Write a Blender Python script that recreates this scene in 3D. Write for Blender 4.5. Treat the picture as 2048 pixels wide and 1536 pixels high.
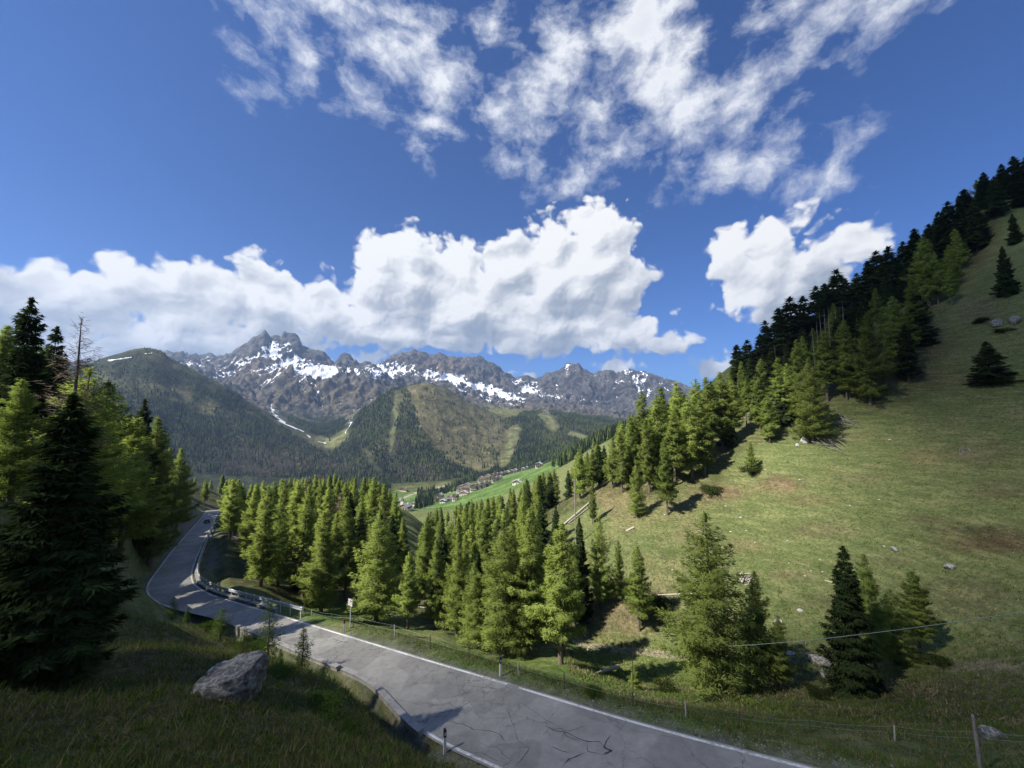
import bpy, math, random
import numpy as np
from mathutils import Vector, Matrix

for o in list(bpy.data.objects):
    bpy.data.objects.remove(o)
scene = bpy.context.scene
COL = scene.collection
rng = np.random.default_rng(7)
random.seed(7)

# ------------------------------------------------------------------ camera
FPX = 770.0                      # focal length in pixels of the 2048 px wide photograph
PITCH = math.radians(5.0)
cam_data = bpy.data.cameras.new("camera")
cam = bpy.data.objects.new("camera", cam_data)
COL.objects.link(cam)
cam_data.sensor_width = 36.0
cam_data.lens = 36.0 * FPX / 2048.0
cam_data.clip_start = 0.1
cam_data.clip_end = 30000.0
cam.location = (0, 0, 0)
cam.rotation_euler = (math.radians(90) + PITCH, 0, 0)
scene.camera = cam

# ------------------------------------------------------------------ sun, sky, exposure
SUN_AZ = math.radians(-118.0)    # clockwise from straight ahead (+Y)
SUN_EL = math.radians(46.0)
SUN_DIR = Vector((math.sin(SUN_AZ) * math.cos(SUN_EL), math.cos(SUN_AZ) * math.cos(SUN_EL), math.sin(SUN_EL)))
sun_data = bpy.data.lights.new("sun", 'SUN')
sun_data.energy = 4.6
sun_data.angle = math.radians(0.5)
sun_data.color = (1.0, 0.94, 0.84)
sun = bpy.data.objects.new("sun", sun_data)
sun.rotation_euler = (-SUN_DIR).to_track_quat('-Z', 'Y').to_euler()
COL.objects.link(sun)

scene.view_settings.view_transform = 'Standard'
scene.view_settings.look = 'None'
scene.view_settings.exposure = 1.12
scene.view_settings.gamma = 1.0
scene.view_settings.use_curve_mapping = False
cy = scene.cycles
cy.use_denoising = True
cy.max_bounces = 9
cy.diffuse_bounces = 5
cy.glossy_bounces = 2
cy.transmission_bounces = 6
cy.transparent_max_bounces = 6
cy.volume_bounces = 0
cy.sample_clamp_indirect = 4.0
cy.caustics_reflective = False
cy.caustics_refractive = False


def pix_ray(px, py):
    """Unit-depth ray of a photograph pixel, in the world (camera at the origin)."""
    a = (np.asarray(px, float) - 1024.0) / FPX
    d = (np.asarray(py, float) - 768.0) / FPX
    c, s = math.cos(PITCH), math.sin(PITCH)
    return np.stack([a + 0 * d, c + d * s + 0 * a, s - d * c + 0 * a], -1)


def at(px, py, z):
    return pix_ray(px, py) * np.asarray(z, float)[..., None]


def to_pix(X, Y, Z):
    c, s = math.cos(PITCH), math.sin(PITCH)
    dep = Y * c + Z * s
    up = -Y * s + Z * c
    dep = np.where(dep < 0.05, 0.05, dep)
    return 1024 + FPX * X / dep, 768 - FPX * up / dep, dep


# ------------------------------------------------------------------ node helpers
class NT:
    def __init__(self, tree):
        self.t = tree

    def n(self, kind, **kw):
        nd = self.t.nodes.new(kind)
        ins = kw.pop('ins', {})
        for k, v in kw.items():
            setattr(nd, k, v)
        for k, v in ins.items():
            self.set(nd.inputs[k], v)
        return nd

    def set(self, sock, v):
        if isinstance(v, bpy.types.NodeSocket):
            self.t.links.new(v, sock)
        elif isinstance(v, bpy.types.Node):
            self.t.links.new(v.outputs[0], sock)
        else:
            sock.default_value = v

    def math(self, op, a, b=None, c=None, clamp=False):
        nd = self.t.nodes.new('ShaderNodeMath')
        nd.operation = op
        nd.use_clamp = clamp
        for i, v in enumerate((a, b, c)):
            if v is not None:
                self.set(nd.inputs[i], v)
        return nd.outputs[0]

    def vm(self, op, a, b=None, c=None, scale=None):
        nd = self.t.nodes.new('ShaderNodeVectorMath')
        nd.operation = op
        for i, v in enumerate((a, b, c)):
            if v is not None:
                self.set(nd.inputs[i], v)
        if scale is not None:
            self.set(nd.inputs['Scale'], scale)
        return nd.outputs['Value'] if op in ('LENGTH', 'DOT_PRODUCT', 'DISTANCE') else nd.outputs['Vector']

    def noise(self, vec, scale, detail=4, rough=0.55, dist=0.0, out=0, ntype='FBM', dim='3D'):
        nd = self.t.nodes.new('ShaderNodeTexNoise')
        nd.noise_dimensions = dim
        nd.noise_type = ntype
        if vec is not None:
            self.set(nd.inputs['Vector'], vec)
        nd.inputs['Scale'].default_value = scale
        nd.inputs['Detail'].default_value = detail
        nd.inputs['Roughness'].default_value = rough
        nd.inputs['Distortion'].default_value = dist
        return nd.outputs[out]

    def voronoi(self, vec, scale, feature='F1', detail=0.0, rough=0.5, rand=1.0, out='Distance'):
        nd = self.t.nodes.new('ShaderNodeTexVoronoi')
        nd.feature = feature
        if vec is not None:
            self.set(nd.inputs['Vector'], vec)
        nd.inputs['Scale'].default_value = scale
        if 'Detail' in nd.inputs:
            nd.inputs['Detail'].default_value = detail
            nd.inputs['Roughness'].default_value = rough
        nd.inputs['Randomness'].default_value = rand
        return nd.outputs[out]

    def ramp(self, fac, stops, interp='LINEAR'):
        nd = self.t.nodes.new('ShaderNodeValToRGB')
        cr = nd.color_ramp
        cr.interpolation = interp
        while len(cr.elements) < len(stops):
            cr.elements.new(0.5)
        for e, (p, c) in zip(cr.elements, stops):
            e.position = p
            e.color = (c, c, c, 1) if isinstance(c, (int, float)) else (*c, 1)
        self.set(nd.inputs[0], fac)
        return nd.outputs[0]

    def mix(self, fac, a, b, blend='MIX'):
        nd = self.t.nodes.new('ShaderNodeMix')
        nd.data_type = 'RGBA'
        nd.blend_type = blend
        self.set(nd.inputs[0], fac)
        for i, v in ((6, a), (7, b)):
            if isinstance(v, tuple) and len(v) == 3:
                v = (*v, 1)
            self.set(nd.inputs[i], v)
        return nd.outputs[2]

    def mapr(self, v, a, b, c=0.0, d=1.0, smooth=False):
        nd = self.t.nodes.new('ShaderNodeMapRange')
        if smooth:
            nd.interpolation_type = 'SMOOTHSTEP'
        self.set(nd.inputs[0], v)
        for i, x in enumerate((a, b, c, d)):
            self.set(nd.inputs[i + 1], x)
        return nd.outputs[0]
# ------------------------------------------------------------------ the sky, with its clouds
world = bpy.data.worlds.new("World")
scene.world = world
world.use_nodes = True
try:
    world.cycles.sampling_method = 'MANUAL'
    world.cycles.sample_map_resolution = 512
except Exception:
    pass
wt = world.node_tree
wt.nodes.clear()
W = NT(wt)


def dir2q(px, py):
    v = pix_ray(px, py)
    return math.atan2(v[0], v[1]), v[2] / math.hypot(v[0], v[1])


# heaped clouds: centre and radii in the photograph
CUMULUS = [
    (-60, 640, 150, 120), (60, 640, 130, 110), (150, 640, 120, 95), (265, 580, 75, 62), (340, 610, 110, 85), (430, 600, 90, 78),
    (520, 560, 62, 55), (535, 620, 120, 70), (640, 625, 90, 62), (400, 690, 200, 60), (200, 720, 200, 60),
    (770, 530, 52, 62), (835, 515, 70, 60), (800, 590, 110, 90), (905, 545, 66, 66), (940, 620, 140, 85), (1030, 530, 62, 72),
    (1105, 490, 66, 58), (1180, 455, 54, 52), (1225, 500, 66, 68), (1150, 560, 120, 100), (1240, 580, 62, 70), (1080, 650, 180, 60),
    (1240, 665, 100, 40), (1320, 692, 62, 24), (760, 665, 160, 36), (900, 680, 120, 24),
    (1550, 490, 66, 66), (1480, 492, 60, 34), (1620, 540, 90, 76), (1700, 500, 60, 42), (1520, 570, 72, 46), (1560, 625, 70, 36), (1740, 480, 30, 22),
    (740, 712, 50, 20), (950, 698, 30, 12), (1062, 746, 40, 10), (1235, 738, 50, 13), (1440, 735, 45, 22), (1590, 560, 110, 90), (1490, 535, 70, 50), (1455, 500, 50, 30), (1660, 500, 70, 50), (1560, 470, 60, 50),
]
# torn fair-weather shreds higher up
WISPS = [
    (560, 25, 80, 45), (690, 15, 90, 45), (800, 30, 80, 35), (610, 130, 26, 45), (720, 190, 36, 40), (810, 110, 110, 60), (880, 160, 75, 55), (770, 100, 60, 35),
    (830, 290, 26, 22), (870, 245, 40, 24), (980, 50, 45, 30), (1120, 110, 62, 95), (1070, 190, 66, 60), (1000, 220, 45, 30), (1040, 320, 42, 24),
    (1280, 50, 110, 140), (1335, 150, 85, 120), (1370, 225, 110, 66), (1480, 205, 75, 70), (1160, 340, 50, 40), (1255, 285, 40, 34), (1130, 380, 34, 14),
    (1460, 320, 80, 50), (1400, 370, 45, 20), (1520, 330, 60, 40), (1600, 360, 60, 26), (1660, 350, 34, 34), (1715, 285, 34, 26), (1545, 275, 34, 30),
    (1680, 30, 130, 38), (1780, 20, 90, 30), (1620, 90, 40, 30), (1560, 20, 90, 34), 
    (525, 180, 28, 16), (490, 95, 24, 16), (1060, 250, 60, 30), (1200, 230, 60, 50), (1590, 160, 14, 30), (1660, 110, 30, 14),
]


def blob_group(name, blobs, k):
    g = bpy.data.node_groups.new(name, 'ShaderNodeTree')
    g.interface.new_socket('q', in_out='INPUT', socket_type='NodeSocketVector')
    g.interface.new_socket('f', in_out='OUTPUT', socket_type='NodeSocketFloat')
    G = NT(g)
    gi, go = G.n('NodeGroupInput'), G.n('NodeGroupOutput')
    acc = None
    for (x, y, rx, ry) in blobs:
        a0, e0 = dir2q(x, y)
        a1, e1 = dir2q(x + rx, y)
        a2, e2 = dir2q(x, y - ry)
        ra, re = max(abs(a1 - a0), 0.004), max(abs(e2 - e0), 0.004)
        v = G.vm('MULTIPLY_ADD', gi.outputs[0], (1 / ra, 1 / re, 0), (-a0 / ra, -e0 / re, 0))
        r = math.sqrt(ra * re)
        f = G.math('MULTIPLY_ADD', G.vm('LENGTH', v), -r, r)
        acc = f if acc is None else G.math('SMOOTH_MAX', acc, f, k)
    wt_ = g.links.new(acc, go.inputs[0])
    return g


geo = W.n('ShaderNodeTexCoord').outputs['Generated']
dirn = W.vm('NORMALIZE', geo)
sp = W.n('ShaderNodeSeparateXYZ', ins={0: dirn})
hyp = W.math('SQRT', W.math('ADD', W.math('MULTIPLY', sp.outputs[0], sp.outputs[0]),
                            W.math('MULTIPLY', sp.outputs[1], sp.outputs[1])))
az = W.math('ARCTAN2', sp.outputs[0], sp.outputs[1])
# the same weather goes on all the way round (folded at 60 degrees either side)
az = W.math('SUBTRACT', W.math('PINGPONG', W.math('ADD', az, math.pi / 3), 2 * math.pi / 3), math.pi / 3)
te = W.math('MINIMUM', W.math('DIVIDE', sp.outputs[2], W.math('MAXIMUM', hyp, 0.02)), 6.0)
q = W.n('ShaderNodeCombineXYZ', ins={0: az, 1: te}).outputs[0]

gc = blob_group('cumulus_shapes', CUMULUS, 0.02)
gw = blob_group('wisp_shapes', WISPS, 0.03)


def grp(g, v):
    nd = W.n('ShaderNodeGroup', node_tree=g)
    W.set(nd.inputs[0], v)
    return nd.outputs[0]


# --- cumulus
warp = W.vm('SUBTRACT', W.noise(q, 7.0, 3, 0.6, out='Color', dim='2D'), (0.5, 0.5, 0.5))
qc = W.vm('MULTIPLY_ADD', warp, (0.06, 0.05, 0.0), q)


def smooth_cells(v, scale, detail):
    nd = W.n('ShaderNodeTexVoronoi', voronoi_dimensions='2D', feature='SMOOTH_F1')
    W.set(nd.inputs['Vector'], v)
    nd.inputs['Scale'].default_value = scale
    nd.inputs['Detail'].default_value = detail
    nd.inputs['Roughness'].default_value = 0.55
    nd.inputs['Smoothness'].default_value = 0.35
    return nd.outputs['Distance']


def cauliflower(v):
    """Round heads upon round heads, with a little torn edge."""
    return W.math('ADD', W.math('MULTIPLY_ADD', smooth_cells(v, 14.0, 2.5), -0.085, 0.069),
                  W.math('MULTIPLY_ADD', W.noise(v, 44.0, 5, 0.65, dim='2D'), 0.030, -0.015))


def broad(v):
    return W.math('MULTIPLY_ADD', smooth_cells(v, 6.5, 1.0), -0.13, 0.06)


LX, LY = -0.55, 0.83             # towards the sun across the sky in view
G0 = grp(gc, qc)
c0 = cauliflower(qc)
F0 = W.math('ADD', W.math('MULTIPLY', W.math('MAXIMUM', G0, 0.0), 1.6), W.math('ADD', W.math('MINIMUM', G0, 0.0), c0))
a_c = W.mapr(F0, -0.010, 0.026, 0, 1, smooth=True)
c1 = cauliflower(W.vm('ADD', qc, (LX * 0.010, LY * 0.010, 0)))
qb = W.vm('ADD', qc, (LX * 0.045, LY * 0.045, 0))
G2 = grp(gc, qb)
rel1 = W.mapr(W.math('SUBTRACT', c0, c1), -0.014, 0.014, -1.0, 1.0)
H0 = W.math('ADD', W.math('MINIMUM', G0, 0.11), broad(qc))
H2 = W.math('ADD', W.math('MINIMUM', G2, 0.11), broad(qb))
rel2 = W.mapr(W.math('SUBTRACT', H0, H2), -0.055, 0.055, -1.0, 1.0)
rim = W.mapr(F0, 0.0, 0.085, 1.0, 0.0, smooth=True)
lowf = W.mapr(te, 0.11, 0.33, -0.26, 0.07)
lum = W.math('MULTIPLY_ADD', rel2, 0.30, 0.60)
lum = W.math('MULTIPLY_ADD', rel1, 0.085, lum)
lum = W.math('MULTIPLY_ADD', rim, 0.20, lum)
lum = W.math('ADD', lum, lowf)
c_cum = W.ramp(lum, [(0.10, (0.27, 0.33, 0.41)), (0.38, (0.45, 0.49, 0.55)), (0.64, (0.74, 0.76, 0.79)), (0.88, (1.0, 1.0, 0.99))])

# --- wisps
w1 = W.vm('SUBTRACT', W.noise(q, 5.0, 5, 0.65, out='Color', dim='2D'), (0.5, 0.5, 0.5))
qw = W.vm('MULTIPLY_ADD', w1, (0.065, 0.065, 0.0), q)
w2 = W.noise(qw, 12.0, 8, 0.64, dim='2D')
w3 = W.noise(qw, 30.0, 4, 0.6, ntype='RIDGED_MULTIFRACTAL', dim='2D')
Gw = grp(gw, qw)
Fw = W.math('ADD', Gw, W.math('MULTIPLY_ADD', w2, 0.28, -0.124))
Fw = W.math('ADD', Fw, W.math('MULTIPLY_ADD', w3, 0.010, -0.010))
a_w = W.math('MULTIPLY', W.math('POWER', W.mapr(Fw, -0.025, 0.115, 0, 1), 1.15), 0.96)
c_w = W.ramp(W.mapr(Fw, 0.0, 0.20), [(0.0, (0.72, 0.77, 0.86)), (0.40, (0.95, 0.97, 1.0)), (1.0, (0.84, 0.86, 0.90))])

sky = W.n('ShaderNodeTexSky', sky_type='NISHITA')
sky.sun_disc = False
sky.sun_elevation = SUN_EL
sky.sun_rotation = SUN_AZ
sky.altitude = 1700
sky.air_density = 1.0
sky.dust_density = 0.3
sky.ozone_density = 3.0
SKY_K = 0.05
skyc = W.mix(1.0, sky.outputs[0], (0.345, 0.68, 1.19, 1), 'MULTIPLY')
K = 0.48 / SKY_K
cw = W.vm('SCALE', c_w, scale=K)
cc = W.vm('SCALE', c_cum, scale=K)
out = W.mix(a_w, skyc, cw)
out = W.mix(a_c, out, cc)
bg = W.n('ShaderNodeBackground', ins={'Color': out, 'Strength': SKY_K})
W.n('ShaderNodeOutputWorld', ins={0: bg.outputs[0]})
# ------------------------------------------------------------------ numeric helpers
def _hash(ix, iy, seed):
    h = (ix.astype(np.int64) * 374761393 + iy.astype(np.int64) * 668265263 + seed * 974634777) & 0xFFFFFFFF
    h = ((h ^ (h >> 13)) * 1274126177) & 0xFFFFFFFF
    h = h ^ (h >> 16)
    return h


def gnoise(x, y, seed=0):
    """Gradient noise, about -0.7..0.7."""
    x = np.asarray(x, float); y = np.asarray(y, float)
    ix, iy = np.floor(x), np.floor(y)
    fx, fy = x - ix, y - iy
    u, v = fx * fx * fx * (fx * (fx * 6 - 15) + 10), fy * fy * fy * (fy * (fy * 6 - 15) + 10)

    def g(dx, dy):
        a = _hash(ix + dx, iy + dy, seed) * (2 * math.pi / 4294967296.0)
        return np.cos(a) * (fx - dx) + np.sin(a) * (fy - dy)
    a, b, c, d = g(0, 0), g(1, 0), g(0, 1), g(1, 1)
    return (a + (b - a) * u) * (1 - v) + (c + (d - c) * u) * v


def fbm(x, y, octv=5, seed=0, gain=0.5, lac=2.03):
    s, a, t = 0.0, 1.0, 0.0
    for i in range(octv):
        s = s + a * gnoise(x, y, seed + i * 17)
        t += a
        a *= gain
        x = x * lac + 13.7
        y = y * lac - 7.1
    return s / t * 1.4


def ridged(x, y, octv=5, seed=0, gain=0.55, lac=2.1):
    s, a, t, w = 0.0, 1.0, 0.0, 1.0
    for i in range(octv):
        n = 1 - np.abs(gnoise(x, y, seed + i * 31)) * 2.0
        n = np.clip(n, 0, 1) ** 2 * w
        w = np.clip(n * 1.6, 0, 1)
        s = s + a * n
        t += a
        a *= gain
        x = x * lac + 3.1
        y = y * lac + 9.7
    return s / t


def sstep(a, b, x):
    t = np.clip((x - a) / (b - a), 0, 1)
    return t * t * (3 - 2 * t)


def dense(pl, step):
    """A polyline's points at about equal steps."""
    pl = np.asarray(pl, float)
    seg = np.linalg.norm(np.diff(pl, axis=0), axis=1)
    s = np.concatenate([[0], np.cumsum(seg)])
    n = max(2, int(s[-1] / step) + 1)
    t = np.linspace(0, s[-1], n)
    return np.stack([np.interp(t, s, pl[:, i]) for i in range(pl.shape[1])], -1)


def smooth_pl(pl, it=3):
    pl = np.asarray(pl, float)
    for _ in range(it):
        q = pl.copy()
        q[1:-1] = (pl[:-2] + 2 * pl[1:-1] + pl[2:]) / 4
        pl = q
    return pl


def seg_dist(X, Y, pl):
    """Distance of points to a plan polyline."""
    best = np.full(np.shape(X), 1e9)
    for a, b in zip(pl[:-1], pl[1:]):
        d = b - a
        L = max(d[0] ** 2 + d[1] ** 2, 1e-9)
        t = np.clip(((X - a[0]) * d[0] + (Y - a[1]) * d[1]) / L, 0, 1)
        best = np.minimum(best, np.hypot(X - a[0] - t * d[0], Y - a[1] - t * d[1]))
    return best


def in_poly(X, Y, poly):
    r = np.zeros(np.shape(X), bool)
    n = len(poly)
    for i in range(n):
        x0, y0 = poly[i]; x1, y1 = poly[(i + 1) % n]
        c = ((y0 > Y) != (y1 > Y)) & (X < (x1 - x0) * (Y - y0) / (y1 - y0 + 1e-12) + x0)
        r ^= c
    return r


# ------------------------------------------------------------------ the road's course
# first leg: falls from the lower right to the bend; second leg: falls away from the bend
A0 = np.array([0.3, 22.3, -14.5]); D1 = np.array([-0.79, 0.613]); S1 = 0.150
B0 = np.array([-47.0, 60.0, -23.6]); D2 = np.array([-0.587, 0.81]); S2 = 0.135


def road_z(X, Y):
    z1 = A0[2] - S1 * ((X - A0[0]) * D1[0] + (Y - A0[1]) * D1[1])
    z2 = B0[2] - S2 * ((X - B0[0]) * D2[0] + (Y - B0[1]) * D2[1])
    # past the bend the second plane takes over, smoothly
    s = (X - B0[0]) * D1[0] + (Y - B0[1]) * D1[1]
    w = sstep(-6, 8, (X - B0[0]) * -0.25 + (Y - B0[1]) * 0.97 + 0.0)
    return z1 * (1 - w) + z2 * w


def on_road(px, py):
    v = pix_ray(px, py)
    t = np.full(np.shape(v)[:-1], 30.0)
    for _ in range(60):
        z = road_z(v[..., 0] * t, v[..., 1] * t)
        t = 0.6 * t + 0.4 * np.clip(z / v[..., 2], 5, 400)
    return v * t[..., None]


RIGHT_PX = [(1640, 1536), (1440, 1486), (1240, 1432), (1035, 1370), (830, 1310), (690, 1268), (570, 1232), (475, 1204), (425, 1189), (402, 1177), (388, 1165),
            (385, 1150), (388, 1135), (396, 1112), (408, 1085), (420, 1060), (430, 1041), (440, 1021)]
LEFT_PX = [(980, 1536), (845, 1475), (795, 1420), (748, 1364), (650, 1326), (590, 1302), (515, 1270), (440, 1240), (395, 1229), (350, 1220), (315, 1208), (295, 1193),
           (290, 1180), (295, 1165), (310, 1145), (340, 1105), (380, 1060), (400, 1038), (413, 1021)]
RIGHT = on_road(*np.array(RIGHT_PX, float).T)
LEFT = on_road(*np.array(LEFT_PX, float).T)


def extend(pl, n0, n1):
    a = pl[0] + (pl[0] - pl[1]) / np.linalg.norm((pl[0] - pl[1])[:2]) * n0
    b = pl[-1] + (pl[-1] - pl[-2]) / np.linalg.norm((pl[-1] - pl[-2])[:2]) * n1
    return np.vstack([a, pl, b])


RIGHT = extend(RIGHT, 22, 0)
LEFT = extend(LEFT, 22, 0)
# where the road dips out of sight it bends to the right behind the larches
for k in range(1, 9):
    a = math.radians(-36 + 9 * k)
    stepv = np.array([math.sin(a), math.cos(a)]) * 10
    for nm in ('RIGHT', 'LEFT'):
        pl = globals()[nm]
        f = 0.8 if nm == 'RIGHT' else 1.2
        p = pl[-1][:2] + stepv * f
        globals()[nm] = np.vstack([pl, [p[0], p[1], pl[-1][2] - 1.9 * f]])
for nm in ('RIGHT', 'LEFT'):
    globals()[nm] = smooth_pl(dense(globals()[nm], 0.8), 6)
ROAD_POLY = np.vstack([LEFT[:, :2], RIGHT[::-1, :2]])


def sub(pl, px0, px1):
    """The stretch of an edge between two photograph points."""
    x, y, d = to_pix(pl[:, 0], pl[:, 1], pl[:, 2])
    i0 = np.argmin((x - px0[0]) ** 2 + (y - px0[1]) ** 2); i1 = np.argmin((x - px1[0]) ** 2 + (y - px1[1]) ** 2)
    return pl[min(i0, i1):max(i0, i1) + 1]


WALL_LINE = smooth_pl(dense(sub(LEFT, (445, 1242), (850, 1480)), 0.5), 2)
KERB_LINE = dense(sub(RIGHT, (545, 1225), (406, 1086)), 0.5)

# ------------------------------------------------------------------ near ground: control points from the photograph
PTS = []


def P(*lst):
    for px, py, z in lst:
        PTS.append(at(px, py, z))


def PW(*lst):
    for p in lst:
        PTS.append(np.array(p, float))


for pl in (RIGHT, LEFT):
    for p in pl[::6]:
        PTS.append(p)
# slope below the camera
P((-300, 1536, 7), (0, 1536, 8), (300, 1536, 9), (600, 1536, 10.5), (760, 1510, 12.3), (100, 1400, 11), (455, 1400, 12.8), (300, 1300, 16), (150, 1380, 12.5),
  (600, 1420, 14), (650, 1362, 17.5), (540, 1330, 20), (400, 1260, 26), (300, 1240, 27), (200, 1200, 24), (230, 1150, 30), (100, 1250, 17),
  (-200, 1250, 12), (-100, 1400, 9.5))
PW((0, 0, -1.7), (0, 3, -2.6), (-6, 2, -2.4), (6, 3, -3.2), (0, -8, -0.6), (-14, -4, 0.5), (-18, 6, -3.0), (12, -6, -3.4), (-30, -8, 8), (20, -20, -2), (0, -30, 8), (45, -25, -8),
   (-26, 18, -2.5), (-40, 10, 5), (-60, 0, 13), (-60, -50, 30), (0, -90, 34), (80, -60, -14), (-112, -2, 40), (-120, -120, 60), (60, -140, 40), (160, -100, 30))
# hillside to the left, above the road
P((300, 1125, 50), (240, 1120, 42), (270, 1080, 56), (330, 1060, 78), (345, 1020, 90), (375, 1010, 120), (395, 1005, 150), (200, 1050, 52), (150, 1050, 40), (60, 1000, 38),
  (100, 950, 52), (200, 950, 68), (280, 970, 88), (340, 985, 115), (375, 995, 150), (-150, 960, 40), (-300, 880, 50), (100, 900, 80), (250, 930, 120), (330, 960, 165))
PW((-90, 70, 4), (-120, 34, 44), (-150, 30, 84), (-195, 30, 112), (-132, 68, 28), (-185, 92, 44), (-145, -28, 46), (-160, 135, 2), (-200, 220, -34), (-240, 60, 100), (-300, 200, 24), (-260, 330, -30))  # includes an unseen rise out of frame, heightened to shade the left wood
# green shoulder right of the road, then the bank
CREST = [(500, 1199, 40), (580, 1219, 37), (700, 1250, 33), (800, 1277, 29), (870, 1298, 26.5), (1000, 1338, 23.5), (1130, 1378, 21.8), (1270, 1410, 20.5), (1450, 1440, 19.4), (1700, 1462, 18.3), (2040, 1482, 17), (2300, 1490, 15)]
P(*CREST)
P((1900, 1536, 15.5), (2200, 1536, 14), (1250, 1425, 18.6), (1500, 1480, 17.3), (1700, 1510, 16.6))
for px, py, z in CREST[1:]:
    p = at(px, py, z)
    n = np.array([0.60, 0.80]) if px < 1300 else np.array([0.35, 0.94])
    for d, h in ((5, 3.2), (11, 7.2)):
        PTS.append(np.array([p[0] + n[0] * d, p[1] + n[1] * d, p[2] - h]))
# floor of the gully and the hollow inside the bend
P((1170, 1292, 57), (1280, 1303, 55), (1370, 1312, 53), (1250, 1352, 47), (1300, 1370, 44), (1140, 1322, 46), (1000, 1290, 54), (1560, 1312, 46), (1700, 1372, 39), (1850, 1370, 36), (2048, 1345, 34), (2250, 1330, 32),
  (430, 1150, 66), (470, 1165, 60), (520, 1165, 62), (600, 1215, 60), (700, 1232, 58), (800, 1240, 58), (900, 1250, 58))
# wooded spur beyond the road
P((450, 1085, 130), (470, 1060, 140), (560, 1110, 95), (640, 1080, 108), (720, 1060, 112), (780, 1075, 112), (560, 1160, 72), (700, 1160, 78), (800, 1180, 78), (640, 1030, 150), (760, 1020, 165), (500, 1030, 175),
  (830, 1115, 100), (835, 1060, 140), (812, 1022, 190), (860, 1130, 110), (900, 1160, 95))
# hillside to the right
P((1180, 1200, 68), (1300, 1150, 70), (1250, 1240, 62), (1500, 1170, 64), (1500, 1260, 54), (1700, 1210, 55), (1900, 1250, 46), (2048, 1200, 44), (2300, 1200, 40),
  (1300, 1060, 84), (1500, 1010, 88), (1800, 1000, 72), (2048, 1000, 60), (1400, 990, 95), (1480, 925, 104), (1700, 850, 104), (1900, 800, 98), (2048, 750, 92), (2300, 650, 90),
  (1560, 805, 122), (1700, 705, 130), (1900, 610, 126), (2048, 530, 118), (2048, 430, 145), (1950, 500, 150), (1750, 640, 160), (1620, 740, 158), (1500, 800, 155), (2300, 270, 150),
  (1400, 885, 132), (1250, 935, 138), (1150, 995, 130), (1100, 1035, 122), (1000, 1065, 135), (940, 1090, 128), (870, 1100, 150), (1180, 1080, 92), (1080, 1120, 88), (1000, 1160, 80),
  (1380, 870, 175), (1300, 912, 190), (1200, 975, 200), (1100, 1012, 215), (1000, 1045, 225), (900, 1062, 240), (840, 1064, 255))
PW((190, 150, 82), (230, 60, 105), (260, 200, 95), (150, 260, 30), (110, 290, -12), (60, 310, -50), (0, 330, -72), (-60, 330, -78), (-130, 340, -80), (200, 330, 60), (150, 0, 70), (260, -60, 100),
   (0, 420, -100), (-150, 430, -105), (100, 420, -70), (220, 430, 40), (-300, 430, -60))
PTS = np.array(PTS)
# drop near duplicates, then a thin-plate surface through the rest
keep = []
for i in range(len(PTS)):
    if all(np.hypot(*(PTS[i, :2] - PTS[j, :2])) > 1.2 for j in keep):
        keep.append(i)
PTS = PTS[keep]
_S = 50.0


def _U(r2):
    return 0.5 * r2 * np.log(r2 + 1e-12)


def _warp(X, Y):
    """Plan position with distance compressed, so near and far points weigh alike."""
    r = np.hypot(X, Y)
    k = np.log1p(r / 25.0) / (r / 25.0 + 1e-9)
    return X * k / 25.0, Y * k / 25.0


_px, _py = _warp(PTS[:, 0], PTS[:, 1])
_n = len(PTS)
_A = np.zeros((_n + 3, _n + 3))
_A[:_n, :_n] = _U((_px[:, None] - _px) ** 2 + (_py[:, None] - _py) ** 2) + np.eye(_n) * 2e-4
_A[:_n, _n:] = np.stack([np.ones(_n), _px, _py], -1)
_A[_n:, :_n] = _A[:_n, _n:].T
_w = np.linalg.solve(_A, np.concatenate([PTS[:, 2], [0, 0, 0]]))


def tps(X, Y):
    X = np.asarray(X, float); Y = np.asarray(Y, float)
    x, y = _warp(X.ravel(), Y.ravel())
    out = np.empty(len(x))
    for i in range(0, len(x), 20000):
        a, b = x[i:i + 20000], y[i:i + 20000]
        out[i:i + 20000] = _U((a[:, None] - _px) ** 2 + (b[:, None] - _py) ** 2) @ _w[:_n] + _w[_n] + _w[_n + 1] * a + _w[_n + 2] * b
    return out.reshape(np.shape(X))


# ------------------------------------------------------------------ far ground: lines of the land, each at its own distance
def layer(rr, pts, rvar=None):
    """(azimuth, distance, height) along one line of the land, traced as photograph pixels."""
    pts = np.array(pts, float)
    v = pix_ray(pts[:, 0], pts[:, 1])
    a = np.arctan2(v[:, 0], v[:, 1])
    te_ = v[:, 2] / np.hypot(v[:, 0], v[:, 1])
    r = np.full(len(pts), float(rr)) if rvar is None else np.interp(pts[:, 0], *zip(*rvar))
    return a, r, te_ * r


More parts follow.
